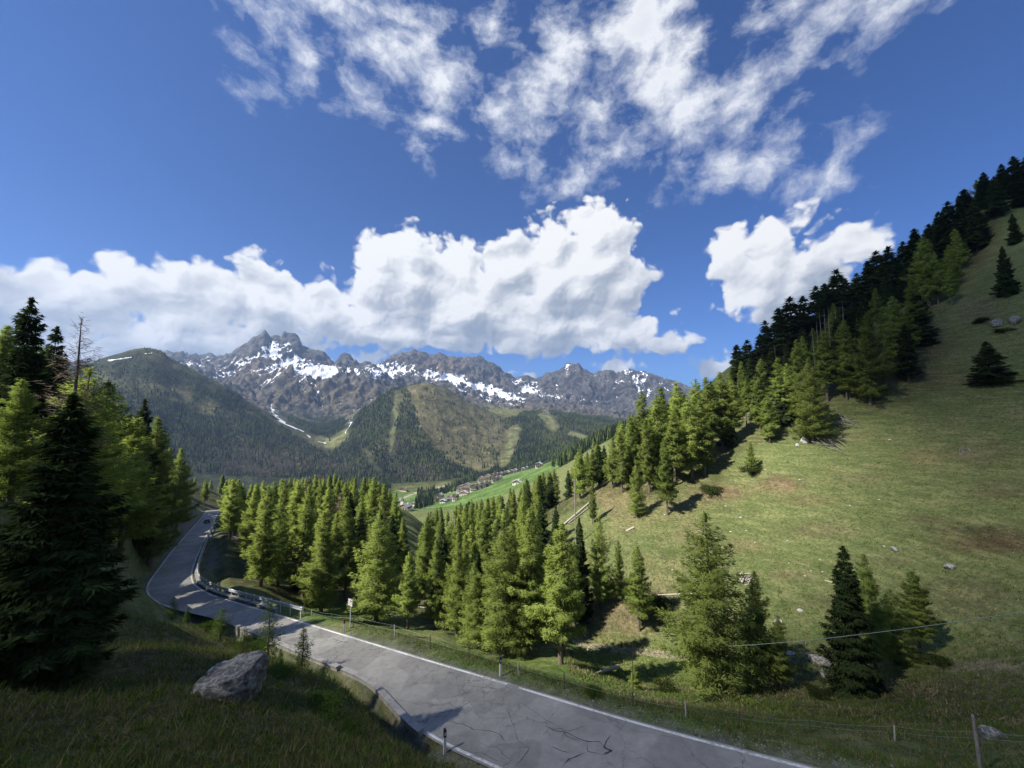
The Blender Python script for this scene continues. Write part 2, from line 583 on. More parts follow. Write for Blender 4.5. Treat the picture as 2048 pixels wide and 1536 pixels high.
SKYLINE = [(-200, 760), (0, 745), (100, 738), (200, 728), (300, 716), (340, 709), (350, 712), (362, 708), (370, 715), (385, 714), (400, 717), (420, 712), (440, 716), (460, 708), (475, 698), (490, 689), (505, 677),
           (514, 674), (518, 670), (524, 668), (529, 661), (535, 668), (540, 677), (548, 672), (555, 674), (562, 677), (567, 665), (573, 667), (590, 668), (597, 672), (601, 682), (605, 694), (618, 697), (630, 700), (650, 708), (659, 715), (664, 724),
           (670, 729), (680, 712), (690, 707), (700, 710), (708, 721), (716, 729), (725, 731), (731, 727), (738, 726), (746, 733), (760, 728), (775, 716), (800, 706), (814, 703), (825, 699), (838, 702), (850, 707), (865, 710), (880, 706), (888, 708), (895, 714),
           (908, 713), (920, 716), (932, 714), (945, 712), (952, 714), (958, 712), (966, 714), (971, 720), (975, 722), (990, 728), (1000, 736), (1010, 745), (1022, 752), (1030, 757), (1040, 753), (1055, 751), (1066, 756), (1072, 758), (1085, 752), (1100, 746),
           (1120, 740), (1130, 733), (1133, 727), (1140, 726), (1160, 729), (1164, 736), (1175, 743), (1187, 750), (1200, 743), (1218, 740), (1226, 743), (1231, 747), (1245, 742), (1260, 740), (1275, 741), (1290, 745), (1330, 757), (1370, 771), (1420, 790),
           (1480, 800), (1700, 800), (2300, 800)]
FAR = [
    layer(430, [(-200, 1050), (300, 1040), (700, 1035), (800, 1030), (900, 1032), (1000, 1005), (1100, 957), (1200, 893), (1260, 868), (1400, 800), (2300, 700)]),
    layer(620, [(-200, 1030), (300, 1015), (700, 1012), (800, 1018), (850, 1018), (900, 1012), (950, 997), (1000, 980), (1100, 934), (1200, 876), (1260, 856), (1400, 810), (2300, 720)]),
    layer(820, [(-200, 1020), (300, 1005), (700, 995), (780, 1000), (840, 1000), (880, 995), (930, 981), (1000, 960), (1060, 940), (1100, 924), (1160, 896), (1230, 862), (1300, 845), (2300, 750)]),
    layer(940, [(-200, 1010), (300, 1000), (700, 985), (780, 982), (840, 985), (880, 984), (930, 972), (1000, 955), (1060, 938), (1100, 926), (1160, 905), (1230, 870), (1300, 850), (2300, 770)]),
    layer(1200, [(-200, 990), (300, 985), (600, 978), (700, 970), (780, 968), (880, 962), (940, 952), (1000, 944), (1060, 934), (1100, 925), (1160, 905), (1230, 875), (1300, 850), (2300, 780)]),
    layer(1550, [(-200, 900), (100, 870), (200, 868), (300, 870), (400, 890), (500, 910), (600, 930), (680, 942), (760, 880), (850, 868), (950, 900), (1000, 905), (1060, 900), (1120, 890), (1230, 862), (1300, 850), (2300, 780)]),
    layer(2200, [(-200, 790), (100, 752), (180, 727), (205, 717), (240, 707), (270, 699), (290, 697), (312, 699), (325, 704), (345, 721), (370, 733), (400, 746), (450, 772), (500, 806), (550, 842), (600, 868), (650, 886), (690, 862), (740, 806), (780, 783), (800, 776), (825, 768),
                 (845, 765), (865, 767), (890, 777), (940, 806), (980, 823), (1010, 832), (1040, 832), (1080, 826), (1150, 832), (1240, 846), (1300, 850), (2300, 790)],
          [(-200, 2400), (200, 2300), (500, 2050), (650, 1900), (750, 2100), (1000, 2200), (1300, 2600)]),
    layer(2900, [(-200, 800), (200, 760), (340, 752), (400, 768), (450, 785), (500, 808), (550, 822), (600, 830), (650, 836), (690, 830), (740, 815), (800, 800), (850, 795), (900, 800), (950, 815), (1040, 820), (1200, 834), (1300, 845), (2300, 795)]),
    layer(3500, [(-200, 790), (200, 750), (340, 738), (400, 752), (440, 766), (480, 768), (520, 765), (545, 752), (560, 743), (580, 741), (620, 736), (650, 738), (680, 744), (710, 746), (730, 742), (750, 742), (780, 756), (800, 760), (850, 778), (900, 780), (960, 800), (1000, 806), (1060, 810), (1150, 816), (1250, 828), (2300, 800)]),
    layer(4100, [(-200, 785), (200, 748), (340, 735), (400, 742), (450, 748), (500, 742), (520, 735), (600, 732), (640, 730), (680, 734), (700, 738), (750, 736), (800, 748), (850, 758), (920, 772), (1000, 788), (1080, 786), (1150, 790), (1250, 806), (1400, 830), (2300, 805)]),
    layer(5000, SKYLINE, [(-200, 6500), (340, 6300), (430, 6000), (470, 5100), (700, 4800), (1000, 4900), (1300, 5200), (2300, 5000)]),
]
AZG = np.radians(np.arange(-75, 75.001, 0.05))
_LR = np.stack([np.interp(AZG, a, r) for a, r, z in FAR])
_LZ = np.stack([np.interp(AZG, a, z) for a, r, z in FAR])
for k in range(6):                       # gentle lines for the low ground only
    for j in (0, 1, 2, 3, 4, 5, 7):
        _LZ[j] = np.convolve(np.pad(_LZ[j], 8, mode='edge'), np.ones(17) / 17, 'valid')
_LR = np.vstack([_LR, _LR[-1] + 1800]); _LZ = np.vstack([_LZ, np.maximum(_LZ[-1] - 900, -180.0)])
_LR = np.vstack([_LR, np.full(len(AZG), 9500.)]); _LZ = np.vstack([_LZ, np.full(len(AZG), -200.)])


def far_h(az_, r):
    """Height of the far land at azimuth az_, distance r (same shapes)."""
    i = np.clip((az_ - AZG[0]) / (AZG[1] - AZG[0]), 0, len(AZG) - 1.001)
    i0 = i.astype(int); f = i - i0
    LR = _LR[:, i0] * (1 - f) + _LR[:, i0 + 1] * f
    LZ = _LZ[:, i0] * (1 - f) + _LZ[:, i0 + 1] * f
    z = LZ[0].copy()
    K_ = len(LR)
    # slopes for a monotone cubic
    dz = (LZ[1:] - LZ[:-1]) / (LR[1:] - LR[:-1])
    m = np.zeros_like(LZ)
    m[1:-1] = np.where(dz[1:] * dz[:-1] > 0, 2 * dz[1:] * dz[:-1] / (dz[1:] + dz[:-1] + 1e-12), 0)
    for k in range(K_ - 1):
        h = LR[k + 1] - LR[k]
        t = (r - LR[k]) / h
        s = (t >= 0) & (t < 1)
        t = np.clip(t, 0, 1)
        v = ((2 * t ** 3 - 3 * t ** 2 + 1) * LZ[k] + (t ** 3 - 2 * t ** 2 + t) * h * m[k] + (-2 * t ** 3 + 3 * t ** 2) * LZ[k + 1] + (t ** 3 - t ** 2) * h * m[k + 1])
        z = np.where(s, v, z)
    z = np.where(r >= LR[-1], LZ[-1], z)
    return z


def far_detail(X, Y, az_, r):
    """Ribs, cliffs and hollows of the far land, and how rocky it is."""
    pxs, pys, _ = to_pix(X, Y, far_h(az_, r))
    rock = sstep(2500, 3200, r)
    crest = np.exp(-((r - np.interp(az_, AZG, _LR[-3])) / 260.0) ** 2)
    wx = X + 170 * fbm(X / 480.0, Y / 480.0, 4, 301); wy = Y + 170 * fbm(X / 480.0, Y / 480.0, 4, 303)
    ribs = ridged(wx / 330.0, wy / 900.0, 5, 5)
    fine = ridged(wx / 150.0, wy / 190.0, 6, 11)
    n = fbm(X / 420.0, Y / 420.0, 5, 23)
    d = rock * (1 - 0.85 * crest) * (62 * (ribs - 0.5) + 70 * (fine - 0.4) + 50 * n + 34 * (ridged(wx / 62.0, wy / 80.0, 4, 307) - 0.4)) + rock * crest * (16 * (fine - 0.5) + 22 * fbm(X / 45.0, Y / 45.0, 3, 305))
    soft = sstep(1250, 1700, r) * (1 - rock)
    d = d + soft * (7 * (ridged(az_ * 26, r / 900.0, 4, 41) - 0.5) + 14 * n + 7 * (fine - .4)) * (1 - 0.8 * np.exp(-((r - np.interp(az_, AZG, _LR[6])) / 110.0) ** 2))
    return d, rock, ribs, fine


def carve(X, Y, Z, ret=False):
    """Lays the ground under the road: below the surface inside, level shoulder beside it."""
    near = (np.abs(X) < 330) & (Y > -40) & (Y < 330)
    d = np.full(X.shape, 1e3)
    ins = np.zeros(X.shape, bool)
    xs, ys = X[near], Y[near]
    d[near] = np.minimum(seg_dist(xs, ys, LEFT[::3, :2]), seg_dist(xs, ys, RIGHT[::3, :2]))
    ins[near] = in_poly(xs, ys, ROAD_POLY[::2])
    zr = road_z_ext(X, Y)
    w = sstep(3.2, 0.7, d)
    zz = np.where(ins, zr - 0.25 * sstep(0, 0.5, d) - 0.02, Z * (1 - w) + (zr - 0.05) * w)
    # the ground drops behind the walls
    for ln, dep, w0 in ((WALL_LINE, 0.42, 1.7), (KERB_LINE, 1.5, 5.0)):
        bx = (xs > ln[:, 0].min() - 6) & (xs < ln[:, 0].max() + 6) & (ys > ln[:, 1].min() - 6) & (ys < ln[:, 1].max() + 6)
        dd = np.full(len(xs), 99.0)
        if bx.any():
            dd[bx] = seg_dist(xs[bx], ys[bx], ln[::2, :2])
        cut = np.zeros(X.shape)
        cut[near] = dep * sstep(0.35, 0.55, dd) * sstep(w0, w0 * 0.45, dd)
        zz = zz - cut * (~ins)
    if ret:
        return zz, d, ins
    return zz


_CEN = dense((LEFT[np.linspace(0, len(LEFT) - 1, 90).astype(int)] + RIGHT[np.linspace(0, len(RIGHT) - 1, 90).astype(int)]) / 2, 1.5)


def road_z_ext(X, Y):
    """Road level: the two planes in view, the traced line past the far dip."""
    z = road_z(X, Y)
    far = np.asarray(Y) > 150
    if np.any(far):
        xs, ys = np.asarray(X)[far], np.asarray(Y)[far]
        out = np.empty(len(xs))
        allp = np.vstack([LEFT[::4], RIGHT[::4]])
        allp = allp[allp[:, 1] > 120]
        for i in range(0, len(xs), 5000):
            q2 = (xs[i:i + 5000, None] - allp[:, 0]) ** 2 + (ys[i:i + 5000, None] - allp[:, 1]) ** 2
            w = 1 / (q2 + 0.5) ** 2
            out[i:i + 5000] = (w @ allp[:, 2]) / w.sum(1)
        z = np.array(z, float)
        z[far] = out
    return z


def base_h(X, Y):
    X = np.asarray(X, float); Y = np.asarray(Y, float)
    r = np.hypot(X, Y); a = np.arctan2(X, Y)
    z = np.empty(X.shape)
    n_ = r < 460
    if n_.any():
        z[n_] = tps(X[n_], Y[n_])
    f_ = r > 300
    if f_.any():
        zf = far_h(a[f_], r[f_])
        zf = zf + far_detail(X[f_], Y[f_], a[f_], r[f_])[0]
        w = sstep(320, 450, r[f_])
        zn = np.where(n_[f_], z[f_], 0)
        z[f_] = zn * (1 - w) + zf * w
    return z


def relief(X, Y, z, r):
    """Tussocks everywhere; cattle terraces and hollows on the steep pasture to the right."""
    z = z + sstep(460, 330, r) * 0.10 * fbm(X / 1.6, Y / 1.6, 3, 77)
    hl = sstep(24, 44, X) * sstep(20, 40, Y) * sstep(230, 150, r)
    ph = z / 1.5 + 1.6 * fbm(X / 14, Y / 14, 3, 401)
    amp = np.clip(0.5 + 1.2 * fbm(X / 26, Y / 26, 3, 403), 0.1, 1.3)
    z = z + hl * (0.17 * amp * np.sin(2 * math.pi * ph) + 0.5 * fbm(X / 5.0, Y / 5.0, 4, 405))
    return z


def ground(X, Y):
    X = np.atleast_1d(np.asarray(X, float)); Y = np.atleast_1d(np.asarray(Y, float))
    z = base_h(X, Y)
    r = np.hypot(X, Y)
    k = sstep(6, 40, r) * sstep(460, 330, r)
    z = z + k * (0.5 * fbm(X / 9, Y / 9, 4, 3) + 1.2 * fbm(X / 34, Y / 34, 3, 9) * sstep(30, 80, r))
    z = relief(X, Y, z, r)
    return carve(X, Y, z)


def ground_at(px, z, guess=1000.0):
    """The ground point in a photograph column at a camera depth."""
    py = guess
    for _ in range(14):
        p = at(px, py, z)
        h = float(ground(p[0], p[1])[0])
        s, c = math.sin(PITCH), math.cos(PITCH)
        # height at this depth -> pixel row
        d = (z * s - h) / c
        py2 = 768 + FPX * d / z
        py = 0.4 * py + 0.6 * py2
    p = at(px, py, z)
    return np.array([p[0], p[1], float(ground(p[0], p[1])[0])]), py


# ------------------------------------------------------------------ mesh and material helpers
def mesh_np(name, verts, faces, mats=(), smooth=True, mat_idx=None, attrs=None):
    """A mesh from arrays: faces (n,3) or (n,4), or a list of such arrays."""
    me = bpy.data.meshes.new(name)
    fl = faces if isinstance(faces, list) else [faces]
    fl = [np.asarray(f, np.int32) for f in fl if len(f)]
    verts = np.asarray(verts, np.float32)
    me.vertices.add(len(verts))
    me.vertices.foreach_set('co', verts.ravel())
    lv = np.concatenate([f.ravel() for f in fl])
    tot = np.concatenate([np.full(len(f), f.shape[1], np.int32) for f in fl])
    st = np.concatenate([[0], np.cumsum(tot)[:-1]]).astype(np.int32)
    me.loops.add(len(lv)); me.loops.foreach_set('vertex_index', lv)
    me.polygons.add(len(tot)); me.polygons.foreach_set('loop_start', st); me.polygons.foreach_set('loop_total', tot)
    if mat_idx is not None:
        me.polygons.foreach_set('material_index', np.asarray(mat_idx, np.int32))
    for m in mats:
        me.materials.append(m)
    me.update(calc_edges=True)
    me.polygons.foreach_set('use_smooth', np.full(len(tot), bool(smooth)))
    if attrs:
        for k, v in attrs.items():
            v = np.asarray(v, np.float32)
            if v.ndim == 2:
                a = me.attributes.new(k, 'FLOAT_COLOR', 'POINT')
                if v.shape[1] == 3:
                    v = np.hstack([v, np.ones((len(v), 1), np.float32)])
                a.data.foreach_set('color', v.ravel())
            else:
                a = me.attributes.new(k, 'FLOAT', 'POINT')
                a.data.foreach_set('value', v)
    return me


def link(name, data, parent=None, **props):
    o = bpy.data.objects.new(name, data)
    COL.objects.link(o)
    if parent is not None:
        o.parent = parent
    for k, v in props.items():
        if v is not None:
            o[k] = v
    return o


def empty(name, loc, label, category, group=None, rotz=0.0, scale=None):
    o = link(name, None, label=label, category=category, group=group)
    o.location = [float(c) for c in loc]
    o.rotation_euler = (0, 0, rotz)
    if scale is not None:
        o.scale = (scale, scale, scale) if np.isscalar(scale) else scale
    o.empty_display_size = 0.3
    return o


def material(name, rough=0.9, spec=0.2):
    m = bpy.data.materials.new(name)
    m.use_nodes = True
    t = m.node_tree
    t.nodes.clear()
    N = NT(t)
    b = N.n('ShaderNodeBsdfPrincipled')
    b.inputs['Roughness'].default_value = rough
    b.inputs['Specular IOR Level'].default_value = spec
    out_ = N.n('ShaderNodeOutputMaterial', ins={0: b.outputs[0]})
    return m, N, b, out_


def bump(N, b, height, strength=0.5, dist=0.1):
    nd = N.n('ShaderNodeBump', ins={'Height': height})
    nd.inputs['Strength'].default_value = strength
    nd.inputs['Distance'].default_value = dist
    N.set(b.inputs['Normal'], nd.outputs[0])


def plain(name, col, rough=0.7, spec=0.3, var=0.15, scale=8.0, metallic=0.0):
    m, N, b, _ = material(name, rough, spec)
    co = N.n('ShaderNodeTexCoord').outputs['Object']
    n = N.noise(co, scale, 5, 0.6)
    f = N.mapr(n, 0.25, 0.75, 1 - var, 1 + var)
    N.set(b.inputs['Base Color'], N.vm('SCALE', (*col, ) if False else N.n('ShaderNodeRGB').outputs[0], scale=f))
    for nd in N.t.nodes:
        if nd.type == 'RGB':
            nd.outputs[0].default_value = (*col, 1)
    b.inputs['Metallic'].default_value = metallic
    return m


# ------------------------------------------------------------------ ground materials
def ground_material(name, near):
    m, N, b, _ = material(name, 0.95, 0.1)
    pos = N.n('ShaderNodeNewGeometry').outputs['Position']
    at_ = N.n('ShaderNodeAttribute', attribute_name='albedo')
    col = at_.outputs['Color']
    if near:
        n1 = N.noise(pos, 0.22, 6, 0.62)
        n2 = N.noise(pos, 1.9, 6, 0.68)
        n3 = N.noise(pos, 9.0, 4, 0.7)
        dry = N.n('ShaderNodeAttribute', attribute_name='dry').outputs['Fac']
        f = N.math('ADD', N.math('MULTIPLY', n1, 0.9), N.math('MULTIPLY', n2, 0.8))
        f = N.math('ADD', f, N.math('MULTIPLY_ADD', dry, 0.9, -0.45))
        f = N.mapr(f, 0.72, 1.18, 0, 1, smooth=True)
        col = N.mix(N.math('MULTIPLY', f, 0.58), col, (0.22, 0.19, 0.095))
        st = N.noise(N.vm('MULTIPLY', pos, (0.22, 0.22, 1.7)), 1.0, 6, 0.66)
        col = N.mix(N.mapr(st, 0.50, 0.66, 0, 0.48), col, (0.20, 0.175, 0.085))
        col = N.vm('SCALE', col, scale=N.mapr(st, 0.28, 0.6, 0.72, 1.12))
        soil = N.mapr(N.math('ADD', N.noise(pos, 0.6, 7, 0.7), N.math('MULTIPLY', dry, 0.16)), 0.66, 0.74, 0, 0.75)
        col = N.mix(soil, col, (0.11, 0.075, 0.05))
        k = N.math('ADD', N.mapr(n2, 0.25, 0.75, 0.50, 1.45), N.mapr(n3, 0.2, 0.8, -0.4, 0.4))
        col = N.vm('SCALE', col, scale=k)
        fl = N.voronoi(pos, 1.1)
        tip = N.math('LESS_THAN', fl, 0.07)
        tip = N.math('MULTIPLY', tip, N.mapr(N.noise(pos, 0.25, 2), 0.5, 0.62, 0, 0.8))
        col = N.mix(tip, col, (0.42, 0.38, 0.26))
        bump(N, b, N.math('ADD', N.math('MULTIPLY', n3, 0.12), N.math('MULTIPLY', n2, 0.35)), 0.9, 0.7)
    else:
        n1 = N.noise(pos, 0.02, 8, 0.65)
        n2 = N.noise(pos, 0.12, 5, 0.7)
        k = N.math('MULTIPLY', N.mapr(n1, 0.3, 0.7, 0.45, 1.55), N.mapr(n2, 0.3, 0.7, 0.6, 1.4))
        col = N.vm('SCALE', col, scale=k)
        sn = N.n('ShaderNodeAttribute', attribute_name='snow').outputs['Fac']
        sn = N.math('ADD', sn, N.math('MULTIPLY_ADD', N.noise(pos, 0.012, 8, 0.72), 0.85, -0.425))
        sn = N.mapr(sn, 0.46, 0.56, 0, 1, smooth=True)
        col = N.mix(sn, col, (0.80, 0.83, 0.88))
        bump(N, b, N.math('ADD', N.math('MULTIPLY', n1, 34.0), N.math('MULTIPLY', n2, 7.0)), 0.8, 1.0)
    N.set(b.inputs['Base Color'], col)
    return m


M_NEAR = ground_material('hillside_ground', True)
M_FAR = ground_material('mountain_ground', False)


def polar_mesh(az_list, r_list):
    A, R_ = np.meshgrid(az_list, r_list, indexing='ij')
    na, nr = A.shape
    i = np.arange(na - 1)[:, None] * nr + np.arange(nr - 1)[None, :]
    f = np.stack([i, i + nr, i + nr + 1, i + 1], -1).reshape(-1, 4)
    return A.ravel(), R_.ravel(), f[:, ::-1]


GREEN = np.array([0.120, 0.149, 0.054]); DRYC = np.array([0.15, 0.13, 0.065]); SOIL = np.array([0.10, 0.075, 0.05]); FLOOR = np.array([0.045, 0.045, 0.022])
LUSH = np.array([0.10, 0.16, 0.03]); GRAVEL = np.array([0.24, 0.23, 0.21])


def lerp(a, b, t):
    return a * (1 - t[:, None]) + b * t[:, None]


def plan_poly(lst):
    """A plan polygon from (photograph column, camera depth) pairs."""
    return np.array([(at(px, 900, z)[0], z * math.cos(PITCH) + 0.0) for px, z in lst])


# near sheet: fine in front, coarse behind
azs = np.radians(np.concatenate([np.arange(-180, -66, 3.0), np.arange(-66, 66.01, 0.22), np.arange(69, 180.1, 3.0)]))
rs = np.concatenate([np.linspace(0.0, 5, 8)[:-1], np.exp(np.linspace(math.log(5), math.log(470), 420))])
Aa, Rr, Ff = polar_mesh(azs, rs)
Xn, Yn = Rr * np.sin(Aa), Rr * np.cos(Aa)
Zn = base_h(Xn, Yn)
kk = sstep(6, 40, Rr) * sstep(460, 330, Rr)
Zn = Zn + kk * (0.5 * fbm(Xn / 9, Yn / 9, 4, 3) + 1.2 * fbm(Xn / 34, Yn / 34, 3, 9) * sstep(30, 80, Rr))
Zn = relief(Xn, Yn, Zn, Rr)
Zn, Dn, In = carve(Xn, Yn, Zn, True)
pxn, pyn, dpn = to_pix(Xn, Yn, Zn)
hillR = sstep(30, 60, Xn + 0.25 * (Yn - 50)) * (Yn > -20)
col = np.tile(GREEN, (len(Xn), 1))
dry = 0.35 + 0.5 * fbm(Xn / 16, Yn / 16, 4, 51)
# ground under the trees
def blob(px, py, rx, ry):
    return np.exp(-(((pxn - px) / rx) ** 2 + ((pyn - py) / ry) ** 2)) * (dpn > 1)


STANDS = {   # plan outlines of the woods: (photograph column, camera depth)
    'left': [(-160, 30), (20, 36), (110, 42), (190, 50), (270, 66), (325, 90), (368, 125), (392, 170), (400, 215), (350, 235), (200, 170), (0, 110), (-250, 60)],
    'beyond': [(372, 235), (400, 222), (470, 215), (540, 235), (560, 330), (360, 330)],
    'knoll': [(520, 62), (580, 58), (640, 60), (800, 66), (835, 92), (795, 118), (800, 185), (640, 190), (500, 190), (452, 165), (462, 118), (475, 84), (490, 70)],
    'gully': [(840, 66), (960, 56), (1080, 58), (1120, 80), (1080, 112), (980, 125), (900, 118), (862, 95)],
    'ridge': [(860, 150), (960, 128), (1100, 124), (1200, 116), (1300, 102), (1400, 96), (1440, 108), (1450, 150), (1400, 200), (1250, 215), (1050, 235), (860, 260)],
    'upper': [(1430, 112), (1520, 110), (1580, 106), (1660, 110), (1730, 106), (1840, 104), (1890, 124), (1945, 138), (2070, 152), (2300, 190), (2000, 200), (1700, 190), (1450, 175)],
}
STAND_POLY = {k: plan_poly(v) for k, v in STANDS.items()}
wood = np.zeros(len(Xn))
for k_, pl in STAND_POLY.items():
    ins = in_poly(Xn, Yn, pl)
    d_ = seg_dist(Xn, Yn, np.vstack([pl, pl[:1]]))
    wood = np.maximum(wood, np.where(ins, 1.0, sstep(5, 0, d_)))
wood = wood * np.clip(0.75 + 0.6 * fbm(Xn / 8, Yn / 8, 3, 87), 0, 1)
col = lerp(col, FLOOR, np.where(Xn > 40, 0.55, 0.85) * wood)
# the slope below the camera: thin grass over brown litter
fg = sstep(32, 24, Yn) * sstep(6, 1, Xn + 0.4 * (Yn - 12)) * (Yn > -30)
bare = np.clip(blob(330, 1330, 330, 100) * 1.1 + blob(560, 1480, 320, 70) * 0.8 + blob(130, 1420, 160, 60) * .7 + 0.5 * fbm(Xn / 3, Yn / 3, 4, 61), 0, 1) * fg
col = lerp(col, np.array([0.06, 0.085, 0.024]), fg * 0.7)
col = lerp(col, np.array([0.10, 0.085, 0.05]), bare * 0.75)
# brown and bare places across the gully, with lower right shade painted in
for (x, y, rx, ry, k_, c_) in [
        (1230, 1225, 75, 60, .75, (0.16, 0.125, 0.075)), (1300, 1210, 60, 35, .7, (0.11, 0.085, 0.06)), (1560, 970, 40, 16, .8, (0.16, 0.105, 0.07)), (1440, 985, 50, 14, .8, (0.15, 0.10, 0.065)),
        (1200, 1010, 60, 34, .6, (0.17, 0.12, 0.075)), (1165, 1025, 36, 10, .9, (0.20, 0.15, 0.10)), (1000, 1085, 70, 16, .7, (0.17, 0.12, 0.08)), (2000, 1085, 110, 22, .85, (0.075, 0.045, 0.03)), (1950, 1060, 90, 8, .8, (0.05, 0.04, 0.025)),
        (1920, 1190, 130, 40, .5, (0.10, 0.085, 0.05)), (1850, 915, 42, 18, .6, (0.20, 0.165, 0.075)), (1960, 905, 60, 26, .5, (0.11, 0.085, 0.05)), (1560, 740, 60, 40, .6, (0.15, 0.11, 0.07)), (1870, 690, 60, 26, .5, (0.10, 0.08, 0.05)),
        (1830, 1405, 300, 62, .85, (0.072, 0.058, 0.036)), (1640, 1060, 70, 14, .45, (0.15, 0.115, 0.07)), (1720, 960, 60, 10, .4, (0.17, 0.14, 0.08)), (1500, 1090, 40, 12, .5, (0.17, 0.13, 0.075)), (1580, 1150, 60, 12, .4, (0.16, 0.12, 0.07)),  # wide first blob: brown ground with deeper shade put into its colour
        (1680, 1200, 60, 16, .45, (0.13, 0.105, 0.065)), (1860, 1040, 50, 10, .5, (0.11, 0.085, 0.05)), (1780, 1120, 50, 14, .35, (0.15, 0.125, 0.07)), (1990, 980, 60, 18, .5, (0.12, 0.095, 0.055)), (1380, 1070, 40, 14, .45, (0.19, 0.155, 0.09)), (1340, 1010, 50, 10, .5, (0.18, 0.14, 0.08)),
        (1900, 760, 70, 20, .45, (0.11, 0.09, 0.05)), (1960, 620, 50, 24, .5, (0.10, 0.08, 0.05)), (1620, 1000, 50, 9, .5, (0.165, 0.12, 0.07)), (1690, 870, 60, 12, .35, (0.19, 0.16, 0.085)), (1620, 1330, 70, 30, .6, (0.12, 0.10, 0.07)), (1985, 1335, 100, 12, .75, (0.20, 0.17, 0.13)), (1950, 480, 50, 60, .5, (0.085, 0.07, 0.045)),
        (360, 1050, 42, 45, .9, (0.17, 0.16, 0.15)), (320, 1090, 30, 40, .6, (0.12, 0.10, 0.075)), (230, 1150, 40, 22, .6, (0.17, 0.15, 0.11)), (478, 1070, 26, 18, .5, (0.12, 0.11, 0.09)), (420, 1110, 16, 40, .7, (0.19, 0.185, 0.17)),
        (455, 1190, 50, 12, .5, (0.10, 0.08, 0.055)), (480, 1150, 30, 12, .4, (0.12, 0.09, 0.06))]:
    w = np.clip(blob(x, y, rx, ry) * (1.0 + 0.9 * fbm(Xn / 2.5, Yn / 2.5, 4, 71)) * 1.3, 0, 1) * k_
    if y < 1180 and x > 1100:
        w = w * (Xn > 25)
    col = lerp(col, np.array(c_), w)
lush = blob(1230, 1340, 120, 40) + blob(620, 1232, 160, 18) + blob(980, 1330, 160, 30) + blob(1400, 1445, 300, 16)
col = lerp(col, LUSH, np.clip(lush, 0, 1) * 0.75)
dry = dry - 0.6 * np.clip(lush, 0, 1) - 0.35 * fg - 0.5 * sstep(8, 3, Dn)
dry = dry + 0.25 * blob(1330, 1000, 160, 120) - 0.25 * blob(1700, 1100, 250, 120)
# the dry watercourse on the gully floor, painted paler to offset tree shade
_trk = seg_dist(pxn, pyn, np.array([(1150, 1284), (1200, 1295), (1240, 1300), (1290, 1306), (1335, 1310), (1400, 1318)], float))
col = lerp(col, np.array([0.40, 0.35, 0.25]), sstep(7, 2.5, _trk + 2.5 * fbm(Xn / 0.8, Yn / 0.8, 3, 95)) * (dpn > 35) * (dpn < 90) * 0.9)
col = lerp(col, np.array([0.15, 0.21, 0.05]), np.clip(blob(1220, 1325, 90, 22) + blob(1330, 1345, 70, 20), 0, 1) * (dpn > 35) * 0.7)  # clearing's sunlight put into a brighter grass colour
# stony shoulder beside the asphalt
sh = sstep(0.75, 0.1, Dn + 0.9 * fbm(Xn / 1.1, Yn / 1.1, 3, 91)) * (~In)
sh = np.maximum(sh, np.clip(blob(780, 1290, 60, 14) * 1.2 * (1 + fbm(Xn / 1.3, Yn / 1.3, 3, 93)), 0, 1) * 0.8)
col = lerp(col, GRAVEL * 0.8, sh * 0.5)
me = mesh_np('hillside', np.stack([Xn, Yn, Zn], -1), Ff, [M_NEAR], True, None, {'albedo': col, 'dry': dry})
link('hillside', me, kind='structure')

# ------------------------------------------------------------------ far sheet: valley, wooded hills, snowy range
azf = np.radians(np.concatenate([np.arange(-180, -62, 4.0), np.arange(-62, 62.01, 0.155), np.arange(66, 180.1, 4.0)]))
rf = np.unique(np.concatenate([np.linspace(455, 1250, 90), np.linspace(1250, 2500, 190), np.linspace(2500, 5300, 300), np.linspace(5300, 9500, 40)]))
Fa, Fr, Ffc = polar_mesh(azf, rf)
azc = np.clip(Fa, AZG[0], AZG[-1])
Xf, Yf = Fr * np.sin(Fa), Fr * np.cos(Fa)
Zf = base_h(Xf, Yf) - 0.6 * (Fr < 470)
det, rock, ribs, fine_ = far_detail(Xf, Yf, Fa, Fr)
pxf, pyf, dpf = to_pix(Xf, Yf, Zf)
px0f, py0f = pxf, pyf
_wob = sstep(1250, 1700, Fr)
pxf = pxf + _wob * 11 * fbm(Xf / 130, Yf / 130, 4, 131); pyf = pyf + _wob * 6 * fbm(Xf / 130, Yf / 130, 4, 133)   # ragged edges between wood, pasture and snow


def fb(px, py, rx, ry, ang=0.0):
    c, s = math.cos(math.radians(ang)), math.sin(math.radians(ang))
    dx, dy = pxf - px, pyf - py
    return np.exp(-(((dx * c + dy * s) / rx) ** 2 + ((-dx * s + dy * c) / ry) ** 2))


def fline(pl, w):
    return sstep(1.0, 0.4, seg_dist(pxf, pyf, np.array(pl, float)) / np.maximum(w, 0.5))


n1 = fbm(Xf / 300, Yf / 300, 5, 101)
n2 = fbm(Xf / 90, Yf / 90, 4, 103)
MEADOW = np.array([0.125, 0.20, 0.055]); HAYF = np.array([0.15, 0.165, 0.055]); ALP = np.array([0.125, 0.115, 0.058]); WOODF = np.array([0.032, 0.040, 0.022])
ROCK = np.array([0.115, 0.11, 0.105]); ROCKD = np.array([0.06, 0.06, 0.063]); EARTH = np.array([0.16, 0.12, 0.08])
cf = np.tile(WOODF, (len(Xf), 1))
cf = lerp(cf, ALP, sstep(-0.1, 0.3, n1) * 0.5 * sstep(1300, 1600, Fr))
cf = lerp(cf, MEADOW, sstep(1080, 930, Fr) * sstep(4, -6, pyf - 1030 - (pxf < 780) * 0))
cf = lerp(cf, HAYF, np.clip(fb(840, 978, 90, 10) + fb(900, 968, 60, 6), 0, 1) * (Fr > 840) * 0.8)
